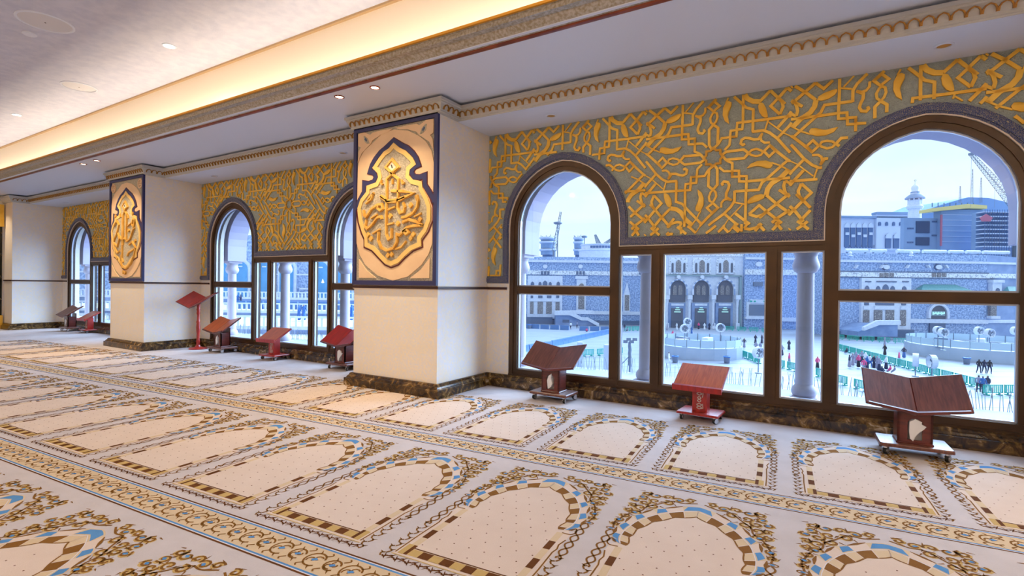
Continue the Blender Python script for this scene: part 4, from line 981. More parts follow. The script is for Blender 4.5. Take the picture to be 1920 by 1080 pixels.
for a, b in ((994, 1000.5), (1008, 1018), (1024, 1034.5), (1041.5, 1049)):
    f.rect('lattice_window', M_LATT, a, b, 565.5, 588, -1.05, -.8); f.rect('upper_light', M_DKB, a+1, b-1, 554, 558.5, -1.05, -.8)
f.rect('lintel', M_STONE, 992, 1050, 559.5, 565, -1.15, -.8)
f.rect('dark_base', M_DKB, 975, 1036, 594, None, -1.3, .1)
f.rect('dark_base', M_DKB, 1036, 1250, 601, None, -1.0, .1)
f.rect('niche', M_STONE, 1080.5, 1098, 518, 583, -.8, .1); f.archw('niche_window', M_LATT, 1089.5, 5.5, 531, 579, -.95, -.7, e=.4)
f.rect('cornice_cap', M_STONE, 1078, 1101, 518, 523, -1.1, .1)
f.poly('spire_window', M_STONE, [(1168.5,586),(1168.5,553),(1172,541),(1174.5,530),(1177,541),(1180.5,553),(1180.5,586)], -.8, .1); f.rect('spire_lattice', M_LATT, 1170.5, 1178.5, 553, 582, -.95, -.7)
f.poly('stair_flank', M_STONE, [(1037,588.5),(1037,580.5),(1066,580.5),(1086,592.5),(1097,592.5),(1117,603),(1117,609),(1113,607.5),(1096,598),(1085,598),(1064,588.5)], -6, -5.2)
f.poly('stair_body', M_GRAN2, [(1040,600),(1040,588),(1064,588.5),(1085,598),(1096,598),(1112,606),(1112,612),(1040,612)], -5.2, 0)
f.rect('stair_parapet', M_STONE, 1066, 1108, 580.5, 587, -4.4, -3.8)
f.rect('kiosk_window', M_DKB, 1052, 1064, 597, 602, -5.3, -5.1)
# gate
g = Far('mosque_gate', 'white stone mosque gate with three tall arched doorways, seen through the wide middle pane', 'building', 1314, 128)
g.rect('gate_front', M_STONE, 1236, 1396, 462, None, 0, 6)
g.rect('frieze', M_FRET, 1236, 1396, 462, 480, -.25, .1)
for cx in (1270, 1314, 1358.5):
    g.rect('window_surround', M_FRET, cx-17, cx+17, 483.5, 514, -.5, .1); g.rect('window_ground', M_STONE, cx-14, cx+14, 487, 512, -.6, .1)
    g.archw('arched_window', M_LATT, cx, 4.8, 487.5, 511, -.75, -.5, e=.5)
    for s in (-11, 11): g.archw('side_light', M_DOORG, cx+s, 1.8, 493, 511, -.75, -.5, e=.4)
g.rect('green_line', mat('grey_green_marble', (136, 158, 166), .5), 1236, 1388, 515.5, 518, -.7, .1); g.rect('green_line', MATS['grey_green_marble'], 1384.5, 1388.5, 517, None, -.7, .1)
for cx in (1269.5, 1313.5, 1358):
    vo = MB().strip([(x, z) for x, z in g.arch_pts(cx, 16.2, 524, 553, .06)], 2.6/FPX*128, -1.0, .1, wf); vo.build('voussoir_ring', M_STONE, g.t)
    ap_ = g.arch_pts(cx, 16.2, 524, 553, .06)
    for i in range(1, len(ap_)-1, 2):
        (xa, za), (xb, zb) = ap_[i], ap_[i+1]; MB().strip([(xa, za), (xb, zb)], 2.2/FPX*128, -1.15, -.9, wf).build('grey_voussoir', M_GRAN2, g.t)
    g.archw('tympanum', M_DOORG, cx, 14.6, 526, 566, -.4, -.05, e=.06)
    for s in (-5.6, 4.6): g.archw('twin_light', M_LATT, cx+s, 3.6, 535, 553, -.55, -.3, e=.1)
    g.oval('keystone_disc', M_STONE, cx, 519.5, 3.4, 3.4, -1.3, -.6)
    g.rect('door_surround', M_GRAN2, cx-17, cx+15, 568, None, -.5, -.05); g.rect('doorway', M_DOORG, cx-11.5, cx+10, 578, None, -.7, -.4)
    g.rect('transom_panel', M_STONE, cx-12, cx+11, 569, 573, -.75, -.4)
    for k, w in ((576, 5), (579.5, 8), (583.5, 11)): g.rect('lit_lettering', M_SIGN, cx-w*.6, cx+w*.5, k, k+1.8, -.85, -.6)
for cx in (1248.5, 1290.5, 1334.5, 1379.5):
    p = g.x(cx)
    MB().box(p-.55, p+.55, -1.6, -.4, g.z(561, cx), g.z(553, cx)).lathe([(.28, g.z(605, cx)), (.3, g.z(600, cx)), (.28, g.z(575, cx)), (.34, g.z(566, cx)), (.5, g.z(561, cx))], (p, -1.0, 0), 10).box(p-.45, p+.45, -1.5, -.5, 0, g.z(605, cx)).build('gate_column', M_STONE, g.t, True)
# plain stretch between the gate and the right wing
h = Far('mosque_wall', 'short grey granite mosque wall with a framed panel just right of the white gate', 'building', 1480, 127)
h.rect('wall', M_GRAN, 1396, 1570, 472, None, 0, 6); h.rect('string_course', M_STONE, 1396, 1570, 483.5, 487.5, -.5, .1); h.rect('fret_band', M_FRET, 1396, 1570, 506, 516, -.4, .1)
for cx in (1421, 1500): h.oval('medallion', M_STONE, cx, 495.5, 6, 4.5, -.5, .1)
h.rect('plaque', M_STEEL, 1412, 1429, 529, 536.5, -.4, .1)
h.rect('panel_frame', M_STONE, 1399, 1443, 566, 594, -.6, .1); h.rect('panel_face', M_STEEL, 1403, 1440, 571, 591.5, -.75, -.5); h.rect('panel_head', M_STONE, 1405, 1438, 561.5, 568, -.8, .1)
for a in (1404, 1411, 1429, 1436): h.rect('green_mark', M_GREEN, a, a+3.5, 563.5, 566, -.95, -.7)
h.rect('panel_step', M_STONE, 1396, 1445, 594, 598, -.9, .1); h.rect('plinth_band', M_STONE, 1450, 1570, 596, 603, -.5, .1)
# right wing
w = Far('mosque_wall', 'long grey granite mosque wing with lattice windows and green roofs, seen through the right arched window', 'building', 1700, 110)
w.rect('wall', M_GRAN, 1555, 1850, 476, None, 0, 6); w.rect('string_course', M_STONE, 1555, 1852, 489, 493, -.5, .1); w.rect('fret_band', M_FRET, 1555, 1852, 511.5, 520, -.4, .1)
w.rect('dark_line', M_DKB, 1555, 1852, 509.5, 511.5, -.3, .1); w.rect('dark_line', M_DKB, 1555, 1852, 520, 521.5, -.3, .1)
wy = 3.0
MB().add([(w.x(1850), 0, 0), (w.x(1985), wy, 0), (w.x(1985), wy, w.z(482)), (w.x(1850), 0, w.z(476))], [(0,1,2,3)]).add([(w.x(1850), .6, 0), (w.x(1985), wy+.6, 0), (w.x(1985), wy+.6, w.z(482)), (w.x(1850), .6, w.z(476))], [(0,1,2,3)]).build('return_wall', M_GRAN2, w.t)
def slant(name, m, t0, t1, off=.3):
    MB().prism([(w.x(1850), -off), (w.x(1985), wy-off), (w.x(1985), wy+.1), (w.x(1850), .1)], w.z(t1, 1880), w.z(t0, 1880), ff).build(name, m, w.t)
slant('string_course', M_STONE, 491.5, 495.5); slant('fret_band', M_FRET, 513, 521.5); slant('plinth_band', M_STONE, 600, 606)
for cx in (1659, 1757): 
    w.oval('medallion', M_DKB, cx, 501, 7.2, 5.2, -.3, .1); w.oval('medallion', M_STONE, cx, 501, 6, 4.2, -.5, .1)
    for k in (-9.5, 0, 9.5): w.rect('slot', M_LATT, cx+k-3.6, cx+k+3.6, 512, 519.5, -.55, -.3)
for px_, sg in ((1598, 1), (1646, 1), (1694, 1), (1737, -1), (1770, -1)): w.poly('light_bracket', M_STONE, [(px_, 503), (px_+2.5, 503), (px_+2.5+4*sg, 497), (px_+4*sg, 497)], -.9, -.1)
w.rect('portal', M_STONE, 1611, 1703, 521.5, 617, -.8, .1)
for a, b, t_ in ((1617, 1627.5, 527), (1638, 1675, 527), (1686, 1697.5, 527)): w.rect('hood', M_DKB, a, b, t_, t_+2.2, -1.0, -.7)
for cx, hw, top in ((1620.5, 4, 535.5), (1641, 4, 536), (1655, 5.6, 533), (1668, 4, 536), (1689.5, 4, 536.5)): w.archw('arched_window', M_DKB, cx, hw, top, 548, -.95, -.7, e=.5)
for a, b in ((1614, 1625), (1634, 1649), (1656, 1671), (1683, 1693)): w.rect('lattice_window', M_LATT, a, b, 581.5, 610, -1.0, -.7)
for a, b in ((1614, 1626), (1634.5, 1673), (1683, 1695)): w.rect('lintel', M_STONE, a, b, 573.5, 580, -1.1, -.7); w.rect('upper_light', M_DKB, a+2, b-2, 566.5, 572, -.95, -.7)
w.rect('dark_base', M_DKB, 1637, 1705, 617, None, -1.6, .1); w.rect('plinth_band', M_STONE, 1700, 1850, 598.5, 606, -.5, .1); w.rect('dark_base', M_DKB, 1555, 1600, 620, None, -1.6, .1)
w.poly('stair_flank', M_STONE, [(1574,608),(1574,614),(1600,604),(1637,604),(1637,596),(1598,596)], -8, -7.2); w.poly('stair_body', M_GRAN2, [(1568,625),(1568,616),(1600,604),(1637,604),(1637,625)], -7.2, 0)
def green_roof(pts_f, pts_b):
    MB().add([(w.x(p), -2.4, w.z(q)) for p, q in pts_f]+[(w.x(p), -.1, w.z(q)) for p, q in pts_b]+[(w.x(pts_f[0][0]), 0, w.z(pts_f[0][1])), (w.x(pts_f[1][0]), 0, w.z(pts_f[1][1]))], [(0,1,3,2), (0,2,4), (1,5,3), (0,4,5,1)]).build('green_roof', M_GROOF, w.t)
green_roof([(1710, 546), (1813, 546)], [(1731, 532.5), (1790, 532.5)]); green_roof([(1874, 549), (1922, 549)], [(1888, 534.5), (1922, 534.5)])
w.rect('eave', M_STONE, 1709, 1814, 546, 548, -2.5, 0)
MB().strip(w.arch_pts(1757, 17.5, 570, 597, .02), 4.4/FPX*110, -.7, .1, wf).build('voussoir_ring', M_STONE, w.t)
w.archw('gate_tympanum', M_DOORG, 1757, 14.5, 571, 598, -.3, -.05, e=.02); w.rect('doorway', M_DKB, 1742, 1771, 598, None, -.4, -.05)
w.rect('sign_board', MATS['grey_green_marble'], 1743, 1769, 583, 592, -.55, -.3)
for k in range(9): w.rect('lit_lettering', M_SIGN, 1745+k*2.6, 1746.8+k*2.6, 584.5+(k % 2), 590-(k % 3)*.8, -.65, -.5)
w.rect('turret', M_STONE, 1853, 1870, 525, 560, -1.0, .4); w.archw('turret_window', M_DKB, 1862, 3.6, 540, 552, -1.15, -.9, e=.3); w.rect('turret_cap', M_STONE, 1851, 1872, 525, 530, -1.4, .6)
w.rect('lattice_bay', M_LATT, 1851, 1862, 572, 592, -.9, -.2); w.rect('bay_sill', M_STONE, 1849, 1866, 592, 597, -1.3, -.2)
for cx in (1895, 1915): w.archw('arched_window', M_STONE, cx, 6.5, 572, 597, 5.2, 7.5, e=.1); w.archw('window_dark', M_DOORG, cx, 4.5, 575, 597, 5.0, 5.3, e=.1)

# roofscape behind the wall
r = Far('roof_duct_row', 'row of white cylindrical roof ducts along the top of the right mosque wing', 'roof ducts', 1730, 122, zat(1730, 480, 122))
for a, b in ((1583, 1625), (1632, 1660), (1680, 1722), (1729, 1772), (1778, 1804), (1810, 1836), (1842, 1890)):
    MB().cyl((r.x(a), 0, r.z(471.5)), (r.x(b), 0, r.z(471.5)), .42, 10).build('duct', M_STONE, r.t, True); r.rect('duct_leg', M_STEEL, a+3, a+5, 473, 480, -.2, .2); r.rect('duct_leg', M_STEEL, b-5, b-3, 473, 480, -.2, .2)
for px_, lb in ((1593, 'left'), (1707.5, 'right')):
    q = Far('roof_finial', 'white onion-shaped finial on the parapet, the %s of two under the minaret window' % lb, 'finial', px_, 109, zat(px_, 480, 109), 'parapet finials')
    MB().lathe([(.42,0),(.42,.12),(.14,.25),(.3,.45),(.34,.62),(.2,.85),(.04,1.0)], n=12).build('body', M_STONE, q.t, True)
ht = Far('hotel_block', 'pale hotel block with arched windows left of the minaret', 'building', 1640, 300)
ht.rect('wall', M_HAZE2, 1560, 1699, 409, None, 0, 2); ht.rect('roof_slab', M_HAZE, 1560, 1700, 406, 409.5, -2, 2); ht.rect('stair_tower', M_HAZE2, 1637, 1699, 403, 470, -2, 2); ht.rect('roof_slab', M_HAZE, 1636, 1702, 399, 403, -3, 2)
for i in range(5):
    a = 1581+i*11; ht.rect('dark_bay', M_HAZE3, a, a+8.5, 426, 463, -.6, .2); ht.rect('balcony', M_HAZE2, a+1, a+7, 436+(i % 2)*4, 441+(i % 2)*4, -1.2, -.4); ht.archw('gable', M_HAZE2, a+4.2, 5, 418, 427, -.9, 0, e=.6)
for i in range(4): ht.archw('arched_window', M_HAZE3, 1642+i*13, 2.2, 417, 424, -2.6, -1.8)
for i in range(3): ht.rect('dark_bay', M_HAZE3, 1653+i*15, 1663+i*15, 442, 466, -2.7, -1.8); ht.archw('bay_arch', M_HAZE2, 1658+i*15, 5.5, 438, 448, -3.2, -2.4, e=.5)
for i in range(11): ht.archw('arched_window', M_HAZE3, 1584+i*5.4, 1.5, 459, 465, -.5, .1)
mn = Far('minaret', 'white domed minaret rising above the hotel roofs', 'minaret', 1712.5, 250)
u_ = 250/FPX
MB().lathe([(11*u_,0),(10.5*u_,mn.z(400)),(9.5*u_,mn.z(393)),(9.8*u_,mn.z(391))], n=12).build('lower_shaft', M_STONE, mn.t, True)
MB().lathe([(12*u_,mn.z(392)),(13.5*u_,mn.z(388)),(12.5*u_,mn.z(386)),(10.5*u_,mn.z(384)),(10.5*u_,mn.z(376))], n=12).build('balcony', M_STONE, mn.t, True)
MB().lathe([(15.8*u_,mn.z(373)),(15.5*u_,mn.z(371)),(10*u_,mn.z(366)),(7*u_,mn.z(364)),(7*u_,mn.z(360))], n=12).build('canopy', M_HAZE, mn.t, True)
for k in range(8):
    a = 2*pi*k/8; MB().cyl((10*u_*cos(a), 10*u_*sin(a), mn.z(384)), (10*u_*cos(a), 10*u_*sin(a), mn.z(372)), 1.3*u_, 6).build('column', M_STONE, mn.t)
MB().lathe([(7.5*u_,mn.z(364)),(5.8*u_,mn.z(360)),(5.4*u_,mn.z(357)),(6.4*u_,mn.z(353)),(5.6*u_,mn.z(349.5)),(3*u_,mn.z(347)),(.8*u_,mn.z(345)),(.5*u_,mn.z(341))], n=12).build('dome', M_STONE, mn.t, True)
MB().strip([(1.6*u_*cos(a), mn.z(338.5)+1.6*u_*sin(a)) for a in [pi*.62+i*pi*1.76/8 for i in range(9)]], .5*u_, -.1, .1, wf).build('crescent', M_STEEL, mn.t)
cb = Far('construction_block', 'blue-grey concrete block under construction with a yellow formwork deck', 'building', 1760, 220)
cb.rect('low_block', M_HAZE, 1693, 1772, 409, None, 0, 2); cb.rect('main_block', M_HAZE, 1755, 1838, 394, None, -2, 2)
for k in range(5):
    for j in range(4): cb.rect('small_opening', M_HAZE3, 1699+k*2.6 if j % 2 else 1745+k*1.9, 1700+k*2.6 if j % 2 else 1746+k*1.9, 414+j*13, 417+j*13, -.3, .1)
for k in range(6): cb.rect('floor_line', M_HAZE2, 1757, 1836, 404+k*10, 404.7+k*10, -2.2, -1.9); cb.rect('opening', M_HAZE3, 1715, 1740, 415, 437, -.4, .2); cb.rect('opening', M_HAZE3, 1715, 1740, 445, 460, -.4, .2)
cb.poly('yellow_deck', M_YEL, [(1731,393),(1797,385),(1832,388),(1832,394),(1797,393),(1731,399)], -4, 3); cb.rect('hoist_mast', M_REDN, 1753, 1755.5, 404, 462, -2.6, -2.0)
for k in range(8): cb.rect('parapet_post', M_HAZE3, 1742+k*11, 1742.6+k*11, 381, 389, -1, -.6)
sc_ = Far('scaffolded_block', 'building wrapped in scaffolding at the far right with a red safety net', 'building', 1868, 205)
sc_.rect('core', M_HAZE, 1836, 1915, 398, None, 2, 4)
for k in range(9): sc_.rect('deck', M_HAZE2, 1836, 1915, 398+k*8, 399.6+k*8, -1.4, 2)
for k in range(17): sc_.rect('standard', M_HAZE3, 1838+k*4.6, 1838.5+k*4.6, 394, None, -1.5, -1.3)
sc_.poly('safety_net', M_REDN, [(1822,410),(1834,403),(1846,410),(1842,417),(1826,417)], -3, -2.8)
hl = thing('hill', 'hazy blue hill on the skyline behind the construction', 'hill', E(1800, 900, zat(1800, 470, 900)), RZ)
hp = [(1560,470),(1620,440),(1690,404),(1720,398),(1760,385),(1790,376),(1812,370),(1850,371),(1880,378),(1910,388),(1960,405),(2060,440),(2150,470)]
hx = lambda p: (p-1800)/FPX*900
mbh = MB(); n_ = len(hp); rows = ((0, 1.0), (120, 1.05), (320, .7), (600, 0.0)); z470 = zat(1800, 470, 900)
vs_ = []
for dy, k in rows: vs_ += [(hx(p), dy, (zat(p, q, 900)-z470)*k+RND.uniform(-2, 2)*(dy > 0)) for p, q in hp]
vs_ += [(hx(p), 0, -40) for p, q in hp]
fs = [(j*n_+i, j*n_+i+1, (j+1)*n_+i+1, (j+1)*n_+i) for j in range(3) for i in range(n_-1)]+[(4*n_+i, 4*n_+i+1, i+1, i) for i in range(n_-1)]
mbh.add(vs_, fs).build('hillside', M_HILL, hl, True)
def lattice_boom(mbx, p0, p1, w0, w1, n, tr):
    P0, P1 = Vector(p0), Vector(p1); d = (P1-P0).normalized(); a = d.cross(Vector((0,1,0))).normalized(); b = Vector((0,1,0))
    def c(t, k): ww = (w0+(w1-w0)*t)/2; return P0+(P1-P0)*t+a*ww*(1 if k in (0, 1) else -1)+b*ww*(1 if k in (1, 2) else -1)
    for k in range(4): mbx.cyl(c(0, k), c(1, k), tr, 4)
    for i in range(n):
        for k in range(4): mbx.cyl(c(i/n, k), c((i+1)/n, (k+1) % 4), tr*.6, 3); mbx.cyl(c(i/n, k), c(i/n, (k+1) % 4), tr*.6, 3)
for lb, pts_, nn, w0 in (('long white lattice crane boom leaning over the scaffolded block', ((1905, 390), (1817, 291)), 22, 2.6), ('second lattice crane boom at the right edge of the right arch', ((1905, 372), (1862, 303)), 16, 2.4)):
    cr_ = Far('crane_boom', lb, 'crane', pts_[0][0], 190)
    mbx = MB(); lattice_boom(mbx, (cr_.x(pts_[0][0]), 0, cr_.z(pts_[0][1])), (cr_.x(pts_[1][0]), 0, cr_.z(pts_[1][1])), w0, .9, nn, .10); mbx.build('boom', M_STEEL, cr_.t)
    MB().box(cr_.x(pts_[1][0])-.8, cr_.x(pts_[1][0])+.6, -.5, .5, cr_.z(pts_[1][1])-.3, cr_.z(pts_[1][1])+.5).build('boom_head', M_STEEL, cr_.t)
    MB().cyl((cr_.x(pts_[0][0]), 0, 0), (cr_.x(pts_[0][0]), 0, cr_.z(pts_[0][1])), 1.2, 8).build('mast', M_STEEL, cr_.t)
    MB().cyl((cr_.x(pts_[1][0]), 0, cr_.z(pts_[1][1])), (cr_.x(pts_[1][0]), 0, cr_.z(390)), .05, 3).build('hoist_rope', M_STEEL, cr_.t)
for px_, t_, lb in ((1797, 349, 'left'), (1819.5, 317, 'tallest'), (1836, 333, 'right')):
    an = Far('antenna_mast', '%s of the three thin antenna masts on the hill crest' % lb, 'antenna', px_, 890, zat(px_, 380, 890), 'hilltop antenna masts')
    mbx = MB(); lattice_boom(mbx, (0, 0, 0), (0, 0, an.z(t_)), 2.6, .8, 10, .16); mbx.build('lattice', M_STEEL, an.t)
# roofscape seen through the left arch
for px_, lb in ((1026, 'left'), (1084, 'right')):
    tw = Far('unfinished_turret', '%s of two round unfinished roof turrets seen through the left arch' % lb, 'building', px_, 180, group='roof turrets')
    uu = 180/FPX; wd = 13 if lb == 'left' else 8.5
    for i, (a, b) in enumerate(((478, 471), (466, 457), (452, 449))):
        MB().lathe([(wd*uu, tw.z(a)), (wd*uu*1.02, tw.z(b))], n=16).build('drum', M_HAZE, tw.t, True)
        MB().lathe([(wd*uu*1.12, tw.z(b)), (wd*uu*1.25, tw.z(b-2)), (wd*uu*1.2, tw.z(b-4))], n=16).build('ring_slab', M_HAZE2, tw.t, True)
    MB().lathe([(wd*uu*.75, 0), (wd*uu*.75, tw.z(449))], n=12).build('core', M_HAZE3, tw.t, True)
    for k in range(10): MB().cyl((wd*uu*cos(k*.63), wd*uu*sin(k*.63), tw.z(449)), (wd*uu*cos(k*.63), wd*uu*sin(k*.63), tw.z(444-(k % 3)*1.5)), .12, 4).build('starter_bar', M_STEEL, tw.t)
for px_, top, rr_, lb in ((1044.5, 418, 8.4, 'tall'), (1094.5, 443.5, 5.6, 'short')):
    fm = Far('floodlight_mast', '%s floodlight mast with a ring of lamps above the left roofs' % lb, 'light mast', px_, 165, group='ring floodlight masts')
    uu = 165/FPX
    MB().lathe([(1.3*uu, 0), (.9*uu, fm.z(top))], n=8).build('pole', M_STEEL, fm.t, True)
    MB().lathe([(rr_*.7*uu, fm.z(top+2.5)), (rr_*uu, fm.z(top+1)), (rr_*uu, fm.z(top-1)), (rr_*.5*uu, fm.z(top-2))], n=14).build('lamp_ring', M_STEEL, fm.t, True)
for p0, p1, lb in (((1038, 470), (1049.5, 397), 'tall lattice crane behind the tall floodlight mast'), ((1121.5, 458), (1114.5, 440), 'small crane jib right of the short floodlight mast'), ((1134, 458), (1146, 447), 'crane jib at the right edge of the left arch')):
    cr_ = Far('crane_boom', lb, 'crane', p0[0], 172)
    mbx = MB(); lattice_boom(mbx, (0, 0, cr_.z(p0[1])), (cr_.x(p1[0]), 0, cr_.z(p1[1])), 1.3, .5, 12, .09); mbx.build('boom', M_STEEL, cr_.t); MB().cyl((0,0,0), (0,0,cr_.z(p0[1])), .5, 6).build('mast', M_STEEL, cr_.t)
wb = Far('ringed_pavilion', 'low white round pavilion with a band of square openings on the left roof', 'building', 1130, 160)
uu = 160/FPX
MB().lathe([(40*uu, 0), (40*uu, wb.z(470)), (42*uu, wb.z(469)), (42*uu, wb.z(467)), (36*uu, wb.z(466)), (36*uu, wb.z(459)), (38*uu, wb.z(458)), (38*uu, wb.z(456.5))], (0, 36*uu, 0), 40).build('drum', M_STONE, wb.t, True)
for k in range(9):
    a = -pi/2-.62+k*.155; MB().box(-.35, .35, -.15, .15, wb.z(464.5), wb.z(460.5)).build('square_opening', M_HAZE3, wb.t, loc=(36*uu*cos(a), 36*uu+36.2*uu*sin(a), 0)).rotation_euler = (0, 0, a+pi/2)

# left wing seen through the middle and far window bays
v_ = Far('mosque_wing', 'mosque wing with tall blue arched windows, seen through the second window bay', 'building', 530, 85, zat(530, 560, 85))
v_.rect('wall', M_GRAN, 60, 700, 440, None, 0, 5)
for cx in (300, 340, 380, 418, 454.5, 499, 540, 604, 648, 690):
    v_.archw('surround', M_STONE, cx, 17, 486, 559, -.5, .1, e=.1); v_.archw('tall_window', M_BLUG, cx, 12.5, 491, 558, -.7, -.3, e=.1)
    MB().lathe([(.30,0),(.36,.1),(.30,.2)], (v_.x(cx), -.72, v_.z(502)), 10).build('round_light', M_STONE, v_.t)
v_.rect('string_course', M_STONE, 60, 700, 511, 514, -.3, .1)
for cx in (478, 572, 626): v_.rect('pier_band', M_STONE, cx-9, cx+9, 540, 543, -.35, .1)
ch = Far('lantern', 'bright hanging lantern glimpsed in the dark arch right of the second bay column', 'lantern', 605, 83, zat(605, 531, 83)); 
MB().lathe([(.03, .7), (.05, .6), (.16, .3), (.25, .1), (.05, 0)], n=8).build('shade', mat('lit_lantern', (255, 250, 230), .5, emit=(255, 250, 230), estr=.5), ch.t, True)
def terrace(label, d0, d1, pz, z0, z1, wall_m):
    t = thing('terrace', label, 'terrace', E(500, d0, ZG), RZ, 'stepped terraces')
    x0, x1 = (-60-500)/FPX*d0, (735-500)/FPX*d0
    MB().box(x0, x1, 0, d1-d0, 0, z1-ZG-.15).build('retaining_wall', wall_m, t); MB().box(x0, x1, -.15, d1-d0, z1-ZG-.15, z1-ZG).build('paving', M_STONE, t)
    return t, x0, x1
zA, zB, zC = zat(530, 572, 78), zat(530, 590, 62), zat(530, 622, 46)
for lb, d0, d1, zt in (('upper stone terrace with a balustrade below the blue arched windows', 78, 85.2, zat(530, 559, 80)), ('second paved terrace with blue barriers below the balustrade', 60, 78, zA), ('third paved terrace with stone posts, in the second window bay', 44, 60, zB), ('lowest paved terrace just above the window sill of the second bay', 30, 44, zC)):
    t, x0, x1 = terrace(lb, d0, d1, None, ZG, zt, M_GRAN2)
    z = zt-ZG; n = int((x1-x0)/1.6)
    MB().box(x0, x1, -.1, .1, z+.85, z+1.0).build('top_rail', M_STONE, t); MB().box(x0, x1, -.1, .1, z, z+.15).build('bottom_rail', M_STONE, t)
    bal = MB()
    for i in range(n*3): bal.box(x0+i*(x1-x0)/(n*3), x0+i*(x1-x0)/(n*3)+.18, -.06, .06, z+.15, z+.85)
    tag(bal.build('balusters', M_STONE, t), kind='stuff')

# ------------------------------------------------------------------ outside: things on the plaza
def skin_mesh(name, joints, links_, mats, zmats):
    me = bpy.data.meshes.new(name+'_rig'); me.from_pydata([j[0] for j in joints], links_, [])
    o = bpy.data.objects.new(name+'_rig', me); COL.objects.link(o)
    md = o.modifiers.new('s', 'SKIN'); md.use_smooth_shade = True; sd = o.modifiers.new('u', 'SUBSURF'); sd.levels = 1
    for v, j in zip(me.skin_vertices[0].data, joints): v.radius = (j[1], j[1] if len(j) < 3 else j[2])
    me.skin_vertices[0].data[0].use_root = True
    dg = bpy.context.evaluated_depsgraph_get(); res = bpy.data.meshes.new_from_object(o.evaluated_get(dg)); res.name = name
    bpy.data.objects.remove(o); bpy.data.meshes.remove(me)
    res.materials.clear()
    for m in mats: res.materials.append(m)
    for p in res.polygons: p.material_index = zmats(p.center)
    return res
SKIN = mat('skin', (186, 140, 112), .6)
CLOTH = {c: mat('cloth_'+c, rgb, .85) for c, rgb in dict(black=(44, 46, 58), white=(226, 228, 234), grey=(146, 146, 168), pink=(226, 92, 140), blue=(58, 104, 168), navy=(52, 58, 84)).items()}
JW = [((0,0,.95), .17, .15), ((0,0,.55), .21, .19), ((0,0,.06), .27, .25), ((0,0,1.25), .17, .13), ((0,0,1.42), .10), ((0,0,1.50), .07), ((0,.01,1.58), .10), ((0,.01,1.68), .085),
      ((.19,0,1.36), .07), ((.27,.02,1.10), .06), ((.20,.14,.98), .045), ((-.19,0,1.36), .07), ((-.27,.02,1.10), .06), ((-.20,.14,.98), .045)]
LW = [(0,1),(1,2),(0,3),(3,4),(4,5),(5,6),(6,7),(4,8),(8,9),(9,10),(4,11),(11,12),(12,13)]
JM = [((0,0,.95), .15, .12), ((0,0,1.22), .16, .11), ((0,0,1.42), .11), ((0,0,1.50), .06), ((0,.02,1.58), .095), ((0,.02,1.69), .085),
      ((.10,0,.90), .10), ((.11,.16,.50), .075), ((.11,.10,.08), .05), ((.11,.22,.04), .04), ((-.10,0,.90), .10), ((-.11,-.06,.50), .075), ((-.11,-.28,.12), .05), ((-.11,-.20,.04), .04),
      ((.20,0,1.38), .065), ((.27,-.06,1.10), .05), ((.25,.04,.86), .04), ((-.20,0,1.38), .065), ((-.27,.06,1.10), .05), ((-.24,.18,.90), .04)]
LM = [(0,1),(1,2),(2,3),(3,4),(4,5),(0,6),(6,7),(7,8),(8,9),(0,10),(10,11),(11,12),(12,13),(2,14),(14,15),(15,16),(2,17),(17,18),(18,19)]
JS = [((0,0,.22), .22, .2), ((0,-.02,.48), .18, .14), ((0,0,.72), .11), ((0,.01,.79), .06), ((0,.03,.87), .095), ((0,.03,.97), .085), ((.16,.25,.26), .11), ((-.05,.36,.12), .07), ((-.16,.25,.26), .11), ((.05,.36,.12), .07),
      ((.18,0,.66), .065), ((.22,.14,.44), .05), ((.10,.26,.36), .04), ((-.18,0,.66), .065), ((-.22,.14,.44), .05), ((-.10,.26,.36), .04)]
LS = [(0,1),(1,2),(2,3),(3,4),(4,5),(0,6),(6,7),(0,8),(8,9),(2,10),(10,11),(11,12),(2,13),(13,14),(14,15)]
PM = {}
def person_mesh(pose, top, low):
    k = (pose, top, low)
    if k not in PM:
        J, K, hz, wz = {'robe': (JW, LW, 1.53, .9), 'walk': (JM, LM, 1.53, .95), 'sit': (JS, LS, .82, .3)}[pose]
        def zm(c):
            if c.z > hz: return 2 if (c.y > .05 and c.z < hz+.14) else (0 if pose == 'robe' else 3)
            return 0 if c.z > wz else 1
        PM[k] = skin_mesh('person_'+pose, J, K, [CLOTH[top], CLOTH[low], SKIN, CLOTH['black']], zm)
    return PM[k]
def person(px, py, pose, top, low, label, rz=None, group='people on the plaza', z=None, d=None):
    if d is None: p, d = G(px, py)
    else: p = E(px, d, z)
    o = link('person', person_mesh(pose, top, low), None, p, RND.uniform(0, 6.28) if rz is None else rz); return tag(o, label, 'person', group)
for i in range(3): person(1838+i*10, 700+i*.6, 'walk', 'black' if i != 1 else 'navy', 'navy', '%s of three people in dark clothes walking abreast right of the foreground bookstand' % ('leftmost', 'middle', 'rightmost')[i], RZ-1.2)
person(1661, 667, 'robe', 'black', 'black', 'person in a long black robe standing alone beyond the green barrier line', RZ+2)
person(1660.5, 650, 'robe', 'grey', 'grey', 'person in a grey robe just behind the lone black-robed one', RZ+1)
